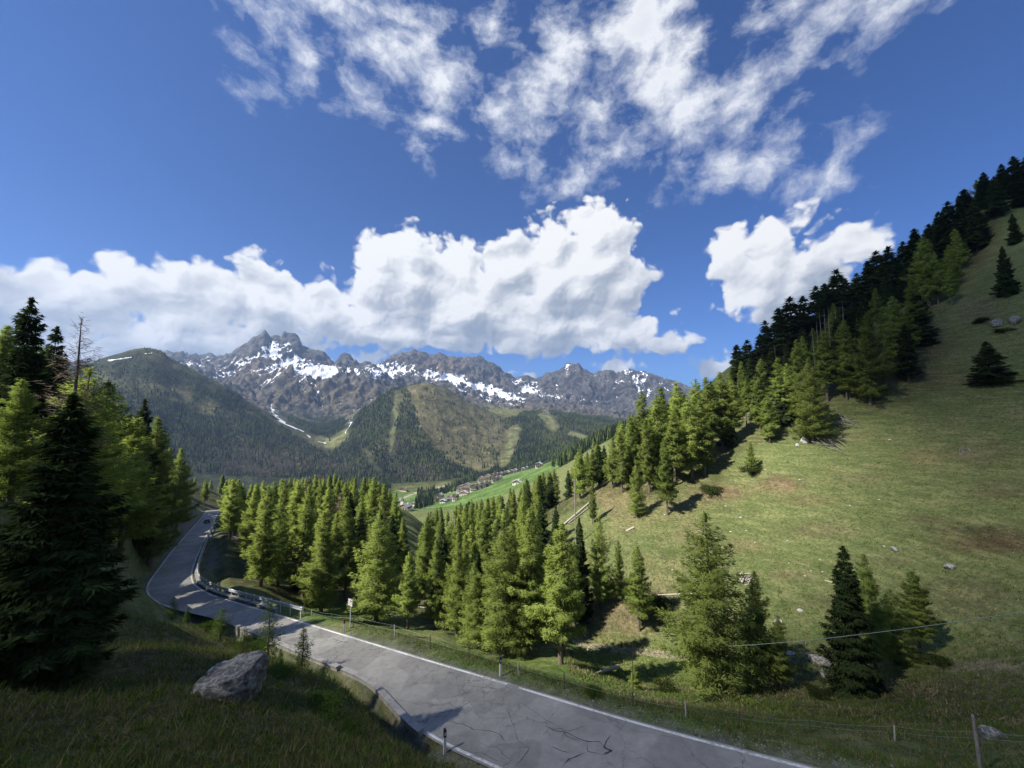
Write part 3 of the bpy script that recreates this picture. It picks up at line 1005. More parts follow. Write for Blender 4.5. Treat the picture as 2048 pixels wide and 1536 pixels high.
# the grassy cone in the middle and its open strips
cone = in_poly(pxf, pyf, [(815, 772), (850, 764), (900, 778), (950, 808), (1000, 833), (1040, 838), (1035, 900), (1000, 935), (960, 945), (900, 925), (860, 890), (835, 850), (818, 800)]) & (Fr > 1250) & (Fr < 2500)
cf = lerp(cf, ALP, cone * (0.85 + 0.3 * np.clip(n2, -1, 0.5)))
cf = lerp(cf, np.array([0.15, 0.16, 0.07]), np.clip(fline([(1030, 862), (1022, 890), (1008, 925)], 12 + 6 * n2) + 0.7 * fline([(795, 792), (786, 850), (780, 900)], 5 + 4 * n2) + fline([(640, 880), (665, 890), (690, 868)], 14) + fline([(1090, 830), (1105, 850)], 14) + fline([(1140, 868), (1180, 880)], 8), 0, 1) * (Fr > 1250) * (Fr < 2600) * 0.9)
cf = lerp(cf, ALP, np.clip(fb(400, 815, 70, 26, 20) + 0.8 * fb(340, 790, 60, 18, 25) + .8 * fb(470, 800, 30, 14, 30), 0, 1) * sstep(-0.25, 0.25, n2) * (Fr < 2500) * 0.9)
# rock of the range
rk = sstep(2450, 2750, Fr) * 1.0
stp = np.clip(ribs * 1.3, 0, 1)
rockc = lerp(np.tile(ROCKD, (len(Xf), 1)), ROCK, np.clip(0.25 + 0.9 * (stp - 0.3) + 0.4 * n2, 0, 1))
rockc = lerp(rockc, EARTH, np.clip(fb(500, 735, 60, 22, -20) + fb(880, 735, 60, 22) + 0.6 * fb(560, 745, 60, 14) + fb(700, 790, 160, 26) * .5 + 0.35 * n1, 0, 1) * 0.7)
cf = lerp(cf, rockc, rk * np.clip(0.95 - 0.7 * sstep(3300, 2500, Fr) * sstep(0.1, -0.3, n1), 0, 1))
cf = lerp(cf, np.array([0.07, 0.075, 0.045]), sstep(3000, 2500, Fr) * (Fr > 2200) * 0.7)
cf = lerp(cf, HAYF * 0.95, np.clip(fb(1000, 825, 90, 10, 3), 0, 1) * (Fr > 2150) * (Fr < 3400))
cf = lerp(cf, np.array([0.125, 0.108, 0.062]), 0.75 * rk * sstep(4000, 3000, Fr) * sstep(742, 775, py0f) * np.clip(0.6 + 1.2 * n1, 0, 1))
# bright tracks in the valley
cf = lerp(cf, np.array([0.42, 0.38, 0.31]), np.clip(fline([(786, 1006), (820, 990), (850, 980), (880, 974), (905, 968)], 2.0) + fline([(895, 985), (915, 979), (935, 972)], 2.2), 0, 1) * (Fr < 1300) * (Fr > 500))
# snow: lying in hollows and gullies of the range
SNOWB = [(540, 712, 40, 16, 25, .40), (600, 722, 50, 10, 12, .45), (520, 745, 60, 8, -8, .42), (590, 757, 60, 7, -6, .38), (450, 745, 40, 6, -25, .42), (640, 742, 30, 7, 0, .42), (700, 742, 70, 8, 4, .55), (760, 745, 40, 9, 6, .55), (555, 690, 14, 12, 50, .40), (580, 694, 12, 6, 20, .40),
         (830, 738, 60, 12, 8, .34), (870, 752, 70, 8, 14, .52), (930, 765, 60, 8, 12, .46), (985, 785, 60, 8, 20, .46), (1030, 800, 36, 6, 24, .46), (900, 735, 60, 16, 10, .20), (1085, 785, 50, 7, 14, .48), (1050, 775, 30, 10, 35, .38), (1020, 790, 40, 6, 25, .40), (1150, 750, 24, 14, 60, .24),
         (1130, 790, 50, 10, 20, .22), (1200, 770, 60, 18, 30, .16), (1270, 760, 60, 18, 25, .22), (1320, 775, 50, 14, 20, .24), (420, 728, 60, 9, -8, .42), (370, 725, 40, 9, 8, .34), (470, 730, 26, 8, -40, .30), (240, 714, 30, 4, -8, .50), (620, 765, 40, 7, 0, .18), (690, 800, 40, 10, -30, .14), (850, 775, 30, 5, 0, .18)]
_wx = Xf + 170 * fbm(Xf / 480.0, Yf / 480.0, 4, 301); _wy = Yf + 170 * fbm(Xf / 480.0, Yf / 480.0, 4, 303)
snow = -0.025 + 0.34 * (0.52 - ribs) + 0.30 * (0.42 - fine_) + 0.22 * (0.38 - ridged(_wx / 62.0, _wy / 80.0, 4, 307))
for (x, y, rx, ry, a_, k_) in SNOWB:
    snow = snow + k_ * (0.66 if 740 < x < 1100 else 0.85) * fb(x, y, rx * 1.25, ry * 1.6, a_)
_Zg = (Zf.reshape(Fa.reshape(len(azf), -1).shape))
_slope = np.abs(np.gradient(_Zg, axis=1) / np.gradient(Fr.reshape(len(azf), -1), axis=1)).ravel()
snow = snow + 0.15 * sstep(0.75, 0.25, _slope) * sstep(3000, 3500, Fr) - 0.16 * sstep(0.8, 1.5, _slope)
_st = ridged(Fa * 150.0 + fbm(Xf / 200, Yf / 200, 3, 311), Fr / 650.0, 3, 313)
snow = snow + 0.24 * (_st - 0.40) * (1 + 0.6 * sstep(1040, 1120, pxf)) + 0.05 * sstep(1040, 1120, pxf)
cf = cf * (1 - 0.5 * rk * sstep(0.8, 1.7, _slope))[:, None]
snow = snow * rk - 1.2 * (1 - rk) - 0.3 * sstep(790, 850, pyf)
for pl, w in [([(545, 806), (543, 822), (556, 838), (575, 850), (590, 858)], 7), ([(592, 858), (604, 864)], 4), ([(640, 884), (655, 886)], 3), ([(612, 870), (622, 876)], 3), ([(705, 832), (698, 850), (692, 868)], 3.2), ([(745, 800), (720, 815), (706, 828)], 3.2), ([(356, 836), (362, 838)], 4),
              ([(640, 775), (628, 800)], 2.5), ([(628, 770), (634, 790), (636, 810)], 2.5), ([(660, 780), (655, 800), (645, 812)], 3), ([(690, 785), (683, 800), (672, 815)], 3.2), ([(600, 765), (610, 790)], 2.2), ([(905, 770), (940, 790), (980, 802), (1000, 810)], 3.5), ([(960, 790), (1010, 806), (1040, 812)], 3.5), ([(1072, 822), (1060, 826)], 2.5), ([(215, 722), (262, 714)], 3.5), ([(286, 706), (300, 705)], 2.5),
              ([(480, 745), (440, 752), (420, 748)], 3), ([(530, 690), (548, 706), (560, 720), (566, 730)], 5)]:
    snow = np.maximum(snow, fline(pl, w * (0.62 + 0.5 * n2)) * 0.72 - 0.14)
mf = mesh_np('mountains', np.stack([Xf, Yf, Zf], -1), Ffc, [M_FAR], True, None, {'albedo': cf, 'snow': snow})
link('mountains', mf, kind='structure')

# ------------------------------------------------------------------ the road
def ribbon(name, left, right, mat, nacross=1, lift=0.0, kind='structure', parent=None, attrs=None, **props):
    n = len(left)
    t = np.linspace(0, 1, nacross + 1)
    v = left[:, None, :] * (1 - t)[None, :, None] + right[:, None, :] * t[None, :, None]
    v[..., 2] += lift
    k = nacross + 1
    i = np.arange(n - 1)[:, None] * k + np.arange(nacross)[None, :]
    f = np.stack([i, i + 1, i + k + 1, i + k], -1).reshape(-1, 4)
    return link(name, mesh_np(name, v.reshape(-1, 3), f, [mat], True, None, attrs), parent, kind=kind, **props)


def asphalt():
    m, N, b, _ = material('asphalt', 0.85, 0.25)
    pos = N.n('ShaderNodeNewGeometry').outputs['Position']
    n1 = N.noise(pos, 0.35, 6, 0.6)
    n2 = N.noise(pos, 2.4, 5, 0.65)
    n3 = N.noise(pos, 40.0, 3, 0.7)
    c = N.ramp(n1, [(0.3, (0.24, 0.235, 0.212)), (0.5, (0.29, 0.283, 0.256)), (0.7, (0.34, 0.325, 0.295))])
    k = N.math('ADD', N.mapr(n2, 0.3, 0.7, 0.86, 1.12), N.mapr(n3, 0.25, 0.75, -0.24, 0.24))
    c = N.vm('SCALE', c, scale=k)
    pt = N.mapr(N.noise(N.vm('MULTIPLY', pos, (0.22, 0.22, 0.0)), 1.0, 2, 0.4), 0.50, 0.52, 1.0, 0.82)
    c = N.vm('SCALE', c, scale=pt)
    w = N.vm('MULTIPLY_ADD', N.noise(pos, 1.1, 5, 0.65, out='Color'), (1.3, 1.3, 0.0), pos)
    cr = N.voronoi(w, 0.42, 'DISTANCE_TO_EDGE')
    cr2 = N.voronoi(w, 1.15, 'DISTANCE_TO_EDGE')
    msk = N.mapr(N.noise(pos, 0.11, 3), 0.42, 0.56, 0, 1)
    l1 = N.math('MULTIPLY', N.mapr(cr, 0.003, 0.016, 1, 0), N.mapr(N.noise(pos, 0.5, 3), 0.45, 0.62, 0.0, 0.5))
    l2 = N.math('MULTIPLY', N.math('MULTIPLY', N.mapr(cr2, 0.005, 0.022, 1, 0), msk), 0.58)
    ln = N.math('MAXIMUM', l1, l2)
    c = N.mix(ln, c, (0.035, 0.033, 0.033))
    N.set(b.inputs['Base Color'], c)
    bump(N, b, N.math('SUBTRACT', N.math('MULTIPLY', n3, 0.3), ln), 0.35, 0.03)
    return m


def resample(pl, n):
    pl = np.asarray(pl)
    s = np.concatenate([[0], np.cumsum(np.linalg.norm(np.diff(pl[:, :2], axis=0), axis=1))])
    t = np.linspace(0, s[-1], n)
    return np.stack([np.interp(t, s, pl[:, i]) for i in range(3)], -1)


def match(left, right):
    """Right-hand points paired with the left ones across the road (monotone nearest)."""
    s = np.linspace(0, 1, len(left))
    n = len(left)
    L_ = resample(left, n); R_ = resample(right, 2000)
    idx = []
    j0 = 0
    for p in L_:
        j1 = min(len(R_), j0 + 160)
        d = np.hypot(R_[j0:j1, 0] - p[0], R_[j0:j1, 1] - p[1])
        j0 = j0 + int(d.argmin())
        idx.append(j0)
    idx = np.convolve(np.pad(np.array(idx, float), 6, mode='edge'), np.ones(13) / 13, 'valid').astype(int)
    return L_, R_[np.clip(idx, 0, len(R_) - 1)]


M_ASPH = asphalt()
RL, RR = match(LEFT, RIGHT)
tt = np.linspace(0, 1, 9)
v = RL[:, None, :] * (1 - tt)[None, :, None] + RR[:, None, :] * tt[None, :, None]
# lie on the road level everywhere
v[..., 2] = road_z_ext(v[..., 0].ravel(), v[..., 1].ravel()).reshape(v.shape[:2])
k_ = 9
i_ = np.arange(len(RL) - 1)[:, None] * k_ + np.arange(8)[None, :]
f_ = np.stack([i_, i_ + 1, i_ + k_ + 1, i_ + k_], -1).reshape(-1, 4)
link('road', mesh_np('road', v.reshape(-1, 3), f_, [M_ASPH], True), kind='structure')


def worn_paint(name, col, wear=0.5):
    m, N, b, _ = material(name, 0.7, 0.3)
    pos = N.n('ShaderNodeNewGeometry').outputs['Position']
    n = N.noise(pos, 5.0, 7, 0.75)
    n2 = N.noise(pos, 0.5, 3, 0.6)
    f = N.mapr(N.math('ADD', n, N.math('MULTIPLY', n2, 0.5)), 0.55 + 0.3 * wear * 0.2, 0.74, 0, 1)
    f = N.mapr(N.math('ADD', n, N.math('MULTIPLY', n2, 0.6)), 0.86 - 0.2 * (1 - wear), 0.98, 1, 0.25)
    N.set(b.inputs['Base Color'], N.mix(f, (0.15, 0.145, 0.14), col))
    return m


M_LINE = worn_paint('white_road_paint', (0.72, 0.72, 0.68), 0.4)


def offset_line(pl, off0, off1, side):
    """Two rails beside a plan curve, on the road level."""
    t = np.gradient(pl[:, :2], axis=0)
    t /= np.linalg.norm(t, axis=1)[:, None] + 1e-9
    nrm = np.stack([-t[:, 1], t[:, 0]], -1) * side
    out_ = []
    for o in (off0, off1):
        p = pl[:, :2] + nrm * o
        out_.append(np.column_stack([p, road_z_ext(p[:, 0], p[:, 1])]))
    return out_


R_in = RIGHT
marks = []
for pl, side in ((sub(RIGHT, (1900, 1590), (1042, 1372)), 1), (sub(RIGHT, (1018, 1365), (700, 1270)), 1), (sub(RIGHT, (698, 1270), (452, 1198)), 1), (sub(RIGHT, (440, 1194), (386, 1150)), 1), (sub(RIGHT, (386, 1148), (405, 1092)), 1), (sub(RIGHT, (409, 1083), (440, 1021)), 1),
                 (sub(LEFT, (1300, 1680), (845, 1475)), -1), (sub(LEFT, (345, 1219), (290, 1180)), -1), (sub(LEFT, (290, 1178), (413, 1021)), -1)):
    a, b_ = offset_line(pl, 0.10, 0.235, side)
    o = ribbon('edge_line', a, b_, M_LINE, 1, 0.005)

# cracks sealed with bitumen, traced on the asphalt
def crack_mat():
    m, N, b, _ = material('bitumen', 0.55, 0.4)
    b.inputs['Base Color'].default_value = (0.03, 0.03, 0.031, 1)
    return m


M_TAR = crack_mat()


def crack(px_pl, w):
    p = on_road(*np.array(px_pl, float).T)
    p = dense(p, 0.07)
    n = len(p)
    t = np.gradient(p[:, :2], axis=0); t /= np.linalg.norm(t, axis=1)[:, None] + 1e-9
    nr_ = np.stack([-t[:, 1], t[:, 0]], -1)
    s_ = np.arange(n) * 0.07
    seed = rng.integers(1000)
    wig = 0.10 * fbm(s_ / 0.8, s_ * 0 + seed, 4, 5)
    ww = w * np.clip(0.55 + 0.9 * fbm(s_ / 0.35, s_ * 0 + seed + 9, 3, 6), 0.12, 1.6) * np.minimum(1, np.minimum(np.arange(n), np.arange(n)[::-1]) / 8.0 + 0.1)
    a = p[:, :2] + nr_ * (wig + ww / 2)[:, None]; b_ = p[:, :2] + nr_ * (wig - ww / 2)[:, None]
    A_ = np.column_stack([a, road_z_ext(a[:, 0], a[:, 1])]); B_ = np.column_stack([b_, road_z_ext(b_[:, 0], b_[:, 1])])
    return B_, A_


def z8(*l):
    return [(550 + x / 2.41, 1150 + y / 2.41) for x, y in l]


CR = [(z8((820, 700), (900, 718), (960, 745), (1040, 752), (1085, 770), (1110, 800), (1150, 790)), .035), (z8((1285, 730), (1320, 735), (1345, 750), (1400, 760), (1460, 785), (1510, 805), (1560, 805), (1600, 830)), .05),
      (z8((1390, 745), (1400, 775), (1470, 800)), .05), (z8((1620, 770), (1600, 800), (1585, 830), (1620, 850), (1590, 870)), .09), (z8((1590, 835), (1625, 848), (1575, 868)), .16), (z8((1310, 815), (1380, 850), (1440, 860)), .04),
      (z8((1380, 930), (1420, 890), (1480, 860), (1500, 850)), .06), (z8((1400, 905), (1430, 895)), .12), (z8((1170, 830), (1230, 830), (1200, 880), (1150, 930)), .035), (z8((1110, 640), (1150, 720), (1170, 800), (1230, 830)), .025),
      (z8((700, 720), (760, 700), (800, 665), (870, 650), (940, 610), (1040, 605)), .025), (z8((780, 670), (815, 662)), .10), (z8((1160, 600), (1240, 650), (1310, 700), (1380, 740)), .022), (z8((1640, 770), (1700, 700), (1640, 680)), .02),
      (z8((640, 610), (740, 640), (810, 600)), .018), (z8((920, 530), (1020, 545), (1120, 552)), .03), (z8((270, 305), (310, 318), (360, 330)), .05), (z8((860, 840), (1000, 860), (1060, 890), (1130, 910)), .02), (z8((1500, 806), (1510, 850), (1580, 870)), .04),
      (z8((1640, 930), (1600, 900), (1610, 880)), .03), (z8((1700, 745), (1850, 770), (1990, 800)), .012), (z8((780, 780), (800, 720), (880, 690)), .02), (z8((990, 690), (1130, 690), (1180, 640), (1160, 590)), .018), (z8((505, 380), (540, 388)), .05)]
vs, fs, nb = [], [], 0
for pl, w in CR:
    A_, B_ = crack(pl, w * 1.25)
    n = len(A_)
    vs.append(np.stack([A_, B_], 1).reshape(-1, 3))
    i = np.arange(n - 1) * 2 + nb
    fs.append(np.stack([i, i + 1, i + 3, i + 2], -1))
    nb += 2 * n
vv = np.vstack(vs); vv[:, 2] += 0.006
link('bitumen_cracks', mesh_np('bitumen_cracks', vv, np.vstack(fs)[:, ::-1], [M_TAR], True), kind='structure')
# ------------------------------------------------------------------ leaf and bark materials
def needle_mat(name, c_lo, c_hi, transl=0.3, hue_var=0.5):
    m = bpy.data.materials.new(name)
    m.use_nodes = True
    t = m.node_tree; t.nodes.clear()
    N = NT(t)
    g = N.n('ShaderNodeNewGeometry')
    oi = N.n('ShaderNodeObjectInfo')
    r = N.math('ADD', N.math('MULTIPLY', g.outputs['Random Per Island'], 1 - hue_var), N.math('MULTIPLY', oi.outputs['Random'], hue_var))
    c = N.mix(r, c_lo, c_hi)
    k = N.math('MULTIPLY_ADD', N.math('FRACT', N.math('MULTIPLY', oi.outputs['Random'], 7.31)), 0.5, 0.75)
    c = N.vm('SCALE', c, scale=k)
    d = N.n('ShaderNodeBsdfDiffuse', ins={'Color': c})
    tr = N.n('ShaderNodeBsdfTranslucent', ins={'Color': N.vm('MULTIPLY', c, (1.15, 1.2, 0.75))})
    mx = N.n('ShaderNodeMixShader', ins={0: transl, 1: d.outputs[0], 2: tr.outputs[0]})
    N.n('ShaderNodeOutputMaterial', ins={0: mx.outputs[0]})
    return m


M_LARCH = needle_mat('larch_needles', (0.180, 0.240, 0.062), (0.290, 0.345, 0.098), 0.50)
M_SPRUCE = needle_mat('spruce_needles', (0.030, 0.050, 0.019), (0.058, 0.085, 0.030), 0.22)
M_DEADN = needle_mat('dry_needles', (0.085, 0.065, 0.052), (0.14, 0.11, 0.085), 0.15)
M_BUSH = needle_mat('shrub_leaves', (0.035, 0.05, 0.016), (0.07, 0.09, 0.028), 0.3)
M_HERB = needle_mat('young_larch_needles', (0.060, 0.105, 0.022), (0.10, 0.155, 0.032), 0.4)


def bark(name, a, b_):
    m, N, b, _ = material(name, 0.95, 0.1)
    co = N.n('ShaderNodeTexCoord').outputs['Object']
    v = N.vm('MULTIPLY', co, (5.0, 5.0, 1.2))
    n = N.noise(v, 2.5, 5, 0.7)
    N.set(b.inputs['Base Color'], N.ramp(n, [(0.35, a), (0.65, b_)]))
    bump(N, b, n, 0.6, 0.04)
    return m


M_BARK = bark('larch_bark', (0.075, 0.055, 0.042), (0.19, 0.16, 0.135))
M_BARKS = bark('spruce_bark', (0.045, 0.036, 0.03), (0.11, 0.09, 0.075))
M_SNAG = bark('bare_grey_wood', (0.16, 0.145, 0.13), (0.34, 0.32, 0.30))
M_DRIFT = bark('weathered_wood', (0.30, 0.26, 0.21), (0.52, 0.47, 0.40))


def tube_np(pts, rad, sides=5):
    """A tapering tube along a polyline: vertices and quads."""
    pts = np.asarray(pts, float); n = len(pts)
    tan = np.gradient(pts, axis=0); tan /= np.linalg.norm(tan, axis=1)[:, None] + 1e-9
    ref = np.where(np.abs(tan[:, 2:3]) > 0.9, np.array([[1., 0, 0]]), np.array([[0., 0, 1]]))
    u = np.cross(tan, ref); u /= np.linalg.norm(u, axis=1)[:, None] + 1e-9
    w = np.cross(tan, u)
    a = np.arange(sides) * 2 * math.pi / sides
    rad = np.broadcast_to(np.asarray(rad, float), (n,))
    v = pts[:, None] + rad[:, None, None] * (np.cos(a)[None, :, None] * u[:, None] + np.sin(a)[None, :, None] * w[:, None])
    i = np.arange(n - 1)[:, None] * sides; j = np.arange(sides)[None, :]
    f = np.stack([i + j, i + (j + 1) % sides, i + sides + (j + 1) % sides, i + sides + j], -1).reshape(-1, 4)
    return v.reshape(-1, 3), f


class Soup:
    def __init__(self):
        self.v, self.f, self.n = [], [], 0

    def add(self, v, f):
        v = np.asarray(v, float).reshape(-1, 3)
        self.v.append(v); self.f.append(np.asarray(f, int) + self.n); self.n += len(v)

    def tube(self, pts, rad, sides=5):
        self.add(*tube_np(pts, rad, sides))

    def box(self, c, s, R=None):
        x, y, z = np.array(s, float) / 2
        v = np.array([(-x, -y, -z), (x, -y, -z), (x, y, -z), (-x, y, -z), (-x, -y, z), (x, -y, z), (x, y, z), (-x, y, z)])
        if R is not None:
            v = v @ np.asarray(R).T
        self.add(v + np.asarray(c, float), [(0, 3, 2, 1), (4, 5, 6, 7), (0, 1, 5, 4), (1, 2, 6, 5), (2, 3, 7, 6), (3, 0, 4, 7)])

    def mesh(self, name, mat, smooth=True):
        q = [f for f in self.f if f.ndim == 2 and f.shape[1] == 4]; t = [f for f in self.f if f.ndim == 2 and f.shape[1] == 3]
        fl = []
        if q: fl.append(np.vstack(q))
        if t: fl.append(np.vstack(t))
        return mesh_np(name, np.vstack(self.v), fl, [mat] if not isinstance(mat, (list, tuple)) else list(mat), smooth)


def needles(pos, dirs, length, width, g):
    """Thin leaf-sized triangles: a spray of needles each."""
    n = len(pos)
    dirs = dirs / (np.linalg.norm(dirs, axis=1)[:, None] + 1e-9)
    rnd = g.normal(size=(n, 3))
    side = np.cross(dirs, rnd); side /= np.linalg.norm(side, axis=1)[:, None] + 1e-9
    L = np.asarray(length)[:, None] * np.ones((n, 1)); Wd = np.asarray(width)[:, None] * np.ones((n, 1))
    a = pos - side * Wd * 0.5 - dirs * L * 0.15
    b = pos + side * Wd * 0.5 - dirs * L * 0.05
    c = pos + dirs * L
    v = np.stack([a, b, c], 1).reshape(-1, 3)
    return v


def conifer(seed, kind, H, R, count, nb, base=0.08, leaf=1.0, bend=0.0, bald=0.0, thin=1.0):
    """Trunk (with limbs) and crown meshes of one conifer."""
    g = np.random.default_rng(seed)
    tr = Soup()
    hs = np.linspace(0, 1, 9)
    wob = np.cumsum(g.normal(0, 0.012 * H / 9, (9, 2)), 0) + np.outer(hs ** 2, [bend * H, 0])
    spine = np.column_stack([wob, hs * H])
    spine[0, 2] = -0.8
    rad = (0.0125 * H) * (1 - hs) ** 0.85 + 0.015
    rad[0] *= 1.35
    tr.tube(spine, rad, 8)

    def spine_at(z):
        return np.stack([np.interp(z, spine[:, 2], spine[:, k]) for k in (0, 1)] + [z], -1)
    hb = base + (1 - base) * (g.random(nb) ** (1.0 if kind != 'spruce' else 0.95))
    hb = np.sort(hb)
    phi = np.arange(nb) * 2.39996 + g.normal(0, 0.5, nb)
    t = (hb - base) / (1 - base)
    if kind == 'spruce':
        prof = (1 - t) ** 0.80 * (0.70 + 0.3 * np.minimum(1, t / 0.10)) + 0.03
        vari = g.uniform(0.72, 1.15, nb)
        droop, lift = 0.42, 0.20
    else:
        prof = (1 - t) ** 0.82 * (0.60 + 0.40 * np.minimum(1, t / 0.25)) + 0.035
        vari = g.uniform(0.42, 1.22, nb)
        droop, lift = 0.26, 0.30
    Lb = R * prof * vari
    # bigger gaps and bulges round the crown
    Lb *= 1 + 0.28 * np.sin(phi * 2 + 5 * hb + g.random() * 6) * np.sin(hb * 17 + g.random() * 6)
    Lb = np.maximum(Lb, 0.12)
    w = Lb ** 1.45 + 0.05
    w[g.random(nb) < bald] *= 0.05
    cnt = np.maximum(3, (w / w.sum() * count).astype(int))
    P_, D_, Ls, Ws = [], [], [], []
    for i in range(nb):
        o = spine_at(np.array([hb[i] * H]))[0]
        d = np.array([math.cos(phi[i]), math.sin(phi[i]), 0.0])
        perp = np.array([-d[1], d[0], 0.0])
        up0 = 0.10 + 0.35 * t[i]
        s = np.linspace(0, 1, 5)
        pts = o + np.outer(s * Lb[i], d)
        curve = lambda s_: Lb[i] * (up0 * s_ - droop * (1.1 - 0.6 * t[i]) * s_ + lift * s_ ** 2.2)
        pts[:, 2] += curve(s)
        if Lb[i] > 0.4:
            tr.tube(pts, (0.009 * Lb[i] + 0.012) * (1.05 - s * 0.9) * (1.2 if kind == 'bare' else 1), 3)
        n = cnt[i]
        ss = np.clip(g.random(n) ** 0.75, 0.06, 1.0)
        lat = g.normal(0, 1, n)
        halfw = Lb[i] * (0.30 if kind == 'spruce' else 0.26) * (1.08 - ss) * 1.5 + 0.10
        lat = np.clip(lat * 0.55, -1, 1) * halfw
        p = o + np.outer(ss * Lb[i], d) + np.outer(lat, perp)
        hang = np.abs(g.normal(0, 1, n)) * (0.26 if kind == 'spruce' else 0.30) * (0.4 + 0.12 * Lb[i])
        if kind == 'larch':
            hang = hang - 0.22 * np.abs(g.normal(0, 1, n))
        p[:, 2] += curve(ss) - hang - 0.18 * np.abs(lat)
        dd = np.outer(np.ones(n), d) * 0.8 + np.outer(np.sign(lat) * g.uniform(0.3, 1.3, n), perp) + g.normal(0, 0.35, (n, 3))
        dd[:, 2] += -0.45 if kind == 'spruce' else g.uniform(-0.5, 0.45, n)
        P_.append(p); D_.append(dd)
        Ls.append(leaf * g.uniform(0.6, 1.25, n)); Ws.append(leaf * g.uniform(0.7, 1.2, n))
    p = np.vstack(P_); dd = np.vstack(D_); Ls = np.concatenate(Ls); Ws = np.concatenate(Ws)
    # leader at the tip
    k = max(12, count // 150)
    zt = H * (1 - 0.05 * g.random(k) ** 1.2)
    p = np.vstack([p, spine_at(zt) + g.normal(0, 0.03, (k, 3))]); dd = np.vstack([dd, np.column_stack([g.normal(0, .6, (k, 2)), np.full(k, 0.7)])])
    Ls = np.concatenate([Ls, np.full(k, leaf * 0.7)]); Ws = np.concatenate([Ws, np.full(k, leaf)])
    if kind == 'spruce':
        v = needles(p, dd, 0.42 * Ls, 0.15 * Ws, g)
    else:
        v = needles(p, dd, 0.36 * Ls, 0.10 * Ws * thin, g)
    # each spray faces out of the crown, as needles spread round a twig catch the light
    v = v.reshape(-1, 3, 3)
    outw = p - spine_at(np.clip(p[:, 2], 0, H))
    outw[:, 2] = 0
    outw /= np.linalg.norm(outw, axis=1)[:, None] + 0.25
    outw[:, 2] = 0.55
    gn_ = np.cross(v[:, 1] - v[:, 0], v[:, 2] - v[:, 0]); gn_ /= np.linalg.norm(gn_, axis=1)[:, None] + 1e-12
    fl = (gn_ * outw).sum(1) < 0
    v[fl] = v[fl][:, [0, 2, 1]]; gn_[fl] *= -1
    k_ = 0.9 if kind == 'larch' else 0.55
    nn = gn_ * (1 - k_) + outw * k_ + g.normal(0, 0.22, outw.shape)
    nn /= np.linalg.norm(nn, axis=1)[:, None] + 1e-9
    v = v.reshape(-1, 3)
    f = np.arange(len(v)).reshape(-1, 3)
    return tr, v, (f, np.repeat(nn, 3, 0))


def hit(px, py, t0=12.0, t1=3000.0, n=700):
    """Where the ray of a photograph pixel meets the ground."""
    v = pix_ray(px, py)
    t = np.exp(np.linspace(math.log(t0), math.log(t1), n))
    X, Y, Z = v[0] * t, v[1] * t, v[2] * t
    g = ground(X, Y)
    k = np.where(Z < g)[0]
    k = k[0] if len(k) else n - 1
    a, b = t[max(k - 1, 0)], t[k]
    for _ in range(12):
        m = (a + b) / 2
        if v[2] * m < float(ground(v[0] * m, v[1] * m)[0]):
            b = m
        else:
            a = m
    return v * b


PROTO = {}


def proto(name, mat_leaf, mat_bark, **kw):
    tr, v, f = conifer(**kw)
    t_me = tr.mesh(name + '_trunk', mat_bark)
    c_me = None
    if kw['kind'] != 'bare':
        c_me = mesh_np(name + '_crown', v, f[0], [mat_leaf], True)
        c_me.normals_split_custom_set(f[1].tolist())
    PROTO[name] = (t_me, c_me, kw['H'])


# near trees (full detail) and mid-distance ones
for i in range(4):
    proto('larch_near_%s' % 'abcd'[i], M_LARCH, M_BARK, seed=100 + i, kind='larch', H=18.0, R=(3.7, 3.2, 4.2, 3.0)[i], count=21000, nb=210, base=(0.08, 0.12, 0.06, 0.2)[i], leaf=1.0, bald=(0, 0.12, 0, 0.28)[i])
for i in range(5):
    proto('larch_mid_%s' % 'abcde'[i], M_LARCH, M_BARK, seed=120 + i, kind='larch', H=18.0, R=(3.1, 2.7, 3.5, 2.5, 2.9)[i], count=8500, nb=170, base=(0.10, 0.22, 0.12, 0.28, 0.16)[i], leaf=1.5)
for i in range(2):     # thinner ones that show their trunks
    proto('larch_mid_%s' % 'fg'[i], M_LARCH, M_BARK, seed=190 + i, kind='larch', H=18.0, R=(2.6, 3.3)[i], count=(4200, 5600)[i], nb=120, base=(0.34, 0.18)[i], leaf=1.6, bald=(0.25, 0.4)[i], bend=(0.02, -0.03)[i])
for i in range(2):
    proto('spruce_near_%s' % 'ab'[i], M_SPRUCE, M_BARKS, seed=140 + i, kind='spruce', H=18.0, R=(3.5, 3.0)[i], count=30000, nb=270, base=0.03, leaf=1.0)
for i in range(4):
    proto('spruce_mid_%s' % 'abcd'[i], M_SPRUCE, M_BARKS, seed=150 + i, kind='spruce', H=18.0, R=(2.9, 2.5, 3.2, 2.2)[i], count=8500, nb=160, base=(0.04, 0.1, 0.04, 0.15)[i], leaf=1.8)
for i in range(2):
    proto('dry_mid_%s' % 'ab'[i], M_DEADN, M_SNAG, seed=160 + i, kind='spruce', H=17.0, R=2.0, count=2600, nb=100, base=0.2, leaf=1.4)
proto('bare_a', M_BARK, M_BARK, seed=170, kind='larch', H=16.0, R=2.7, count=3000, nb=150, base=0.25, leaf=1.6, thin=0.22)
proto('bare_b', None, M_SNAG, seed=171, kind='bare', H=15.0, R=1.1, count=10, nb=70, base=0.3)
proto('bare_c', None, M_SNAG, seed=172, kind='bare', H=14.0, R=0.8, count=10, nb=50, base=0.2)
for i in range(3):
    proto('sapling_%s' % 'abc'[i], M_HERB, M_BARK, seed=180 + i, kind='larch', H=3.0, R=(0.85, 0.7, 1.0)[i], count=1900, nb=60, base=0.06, leaf=0.36)

N_TREES = {}


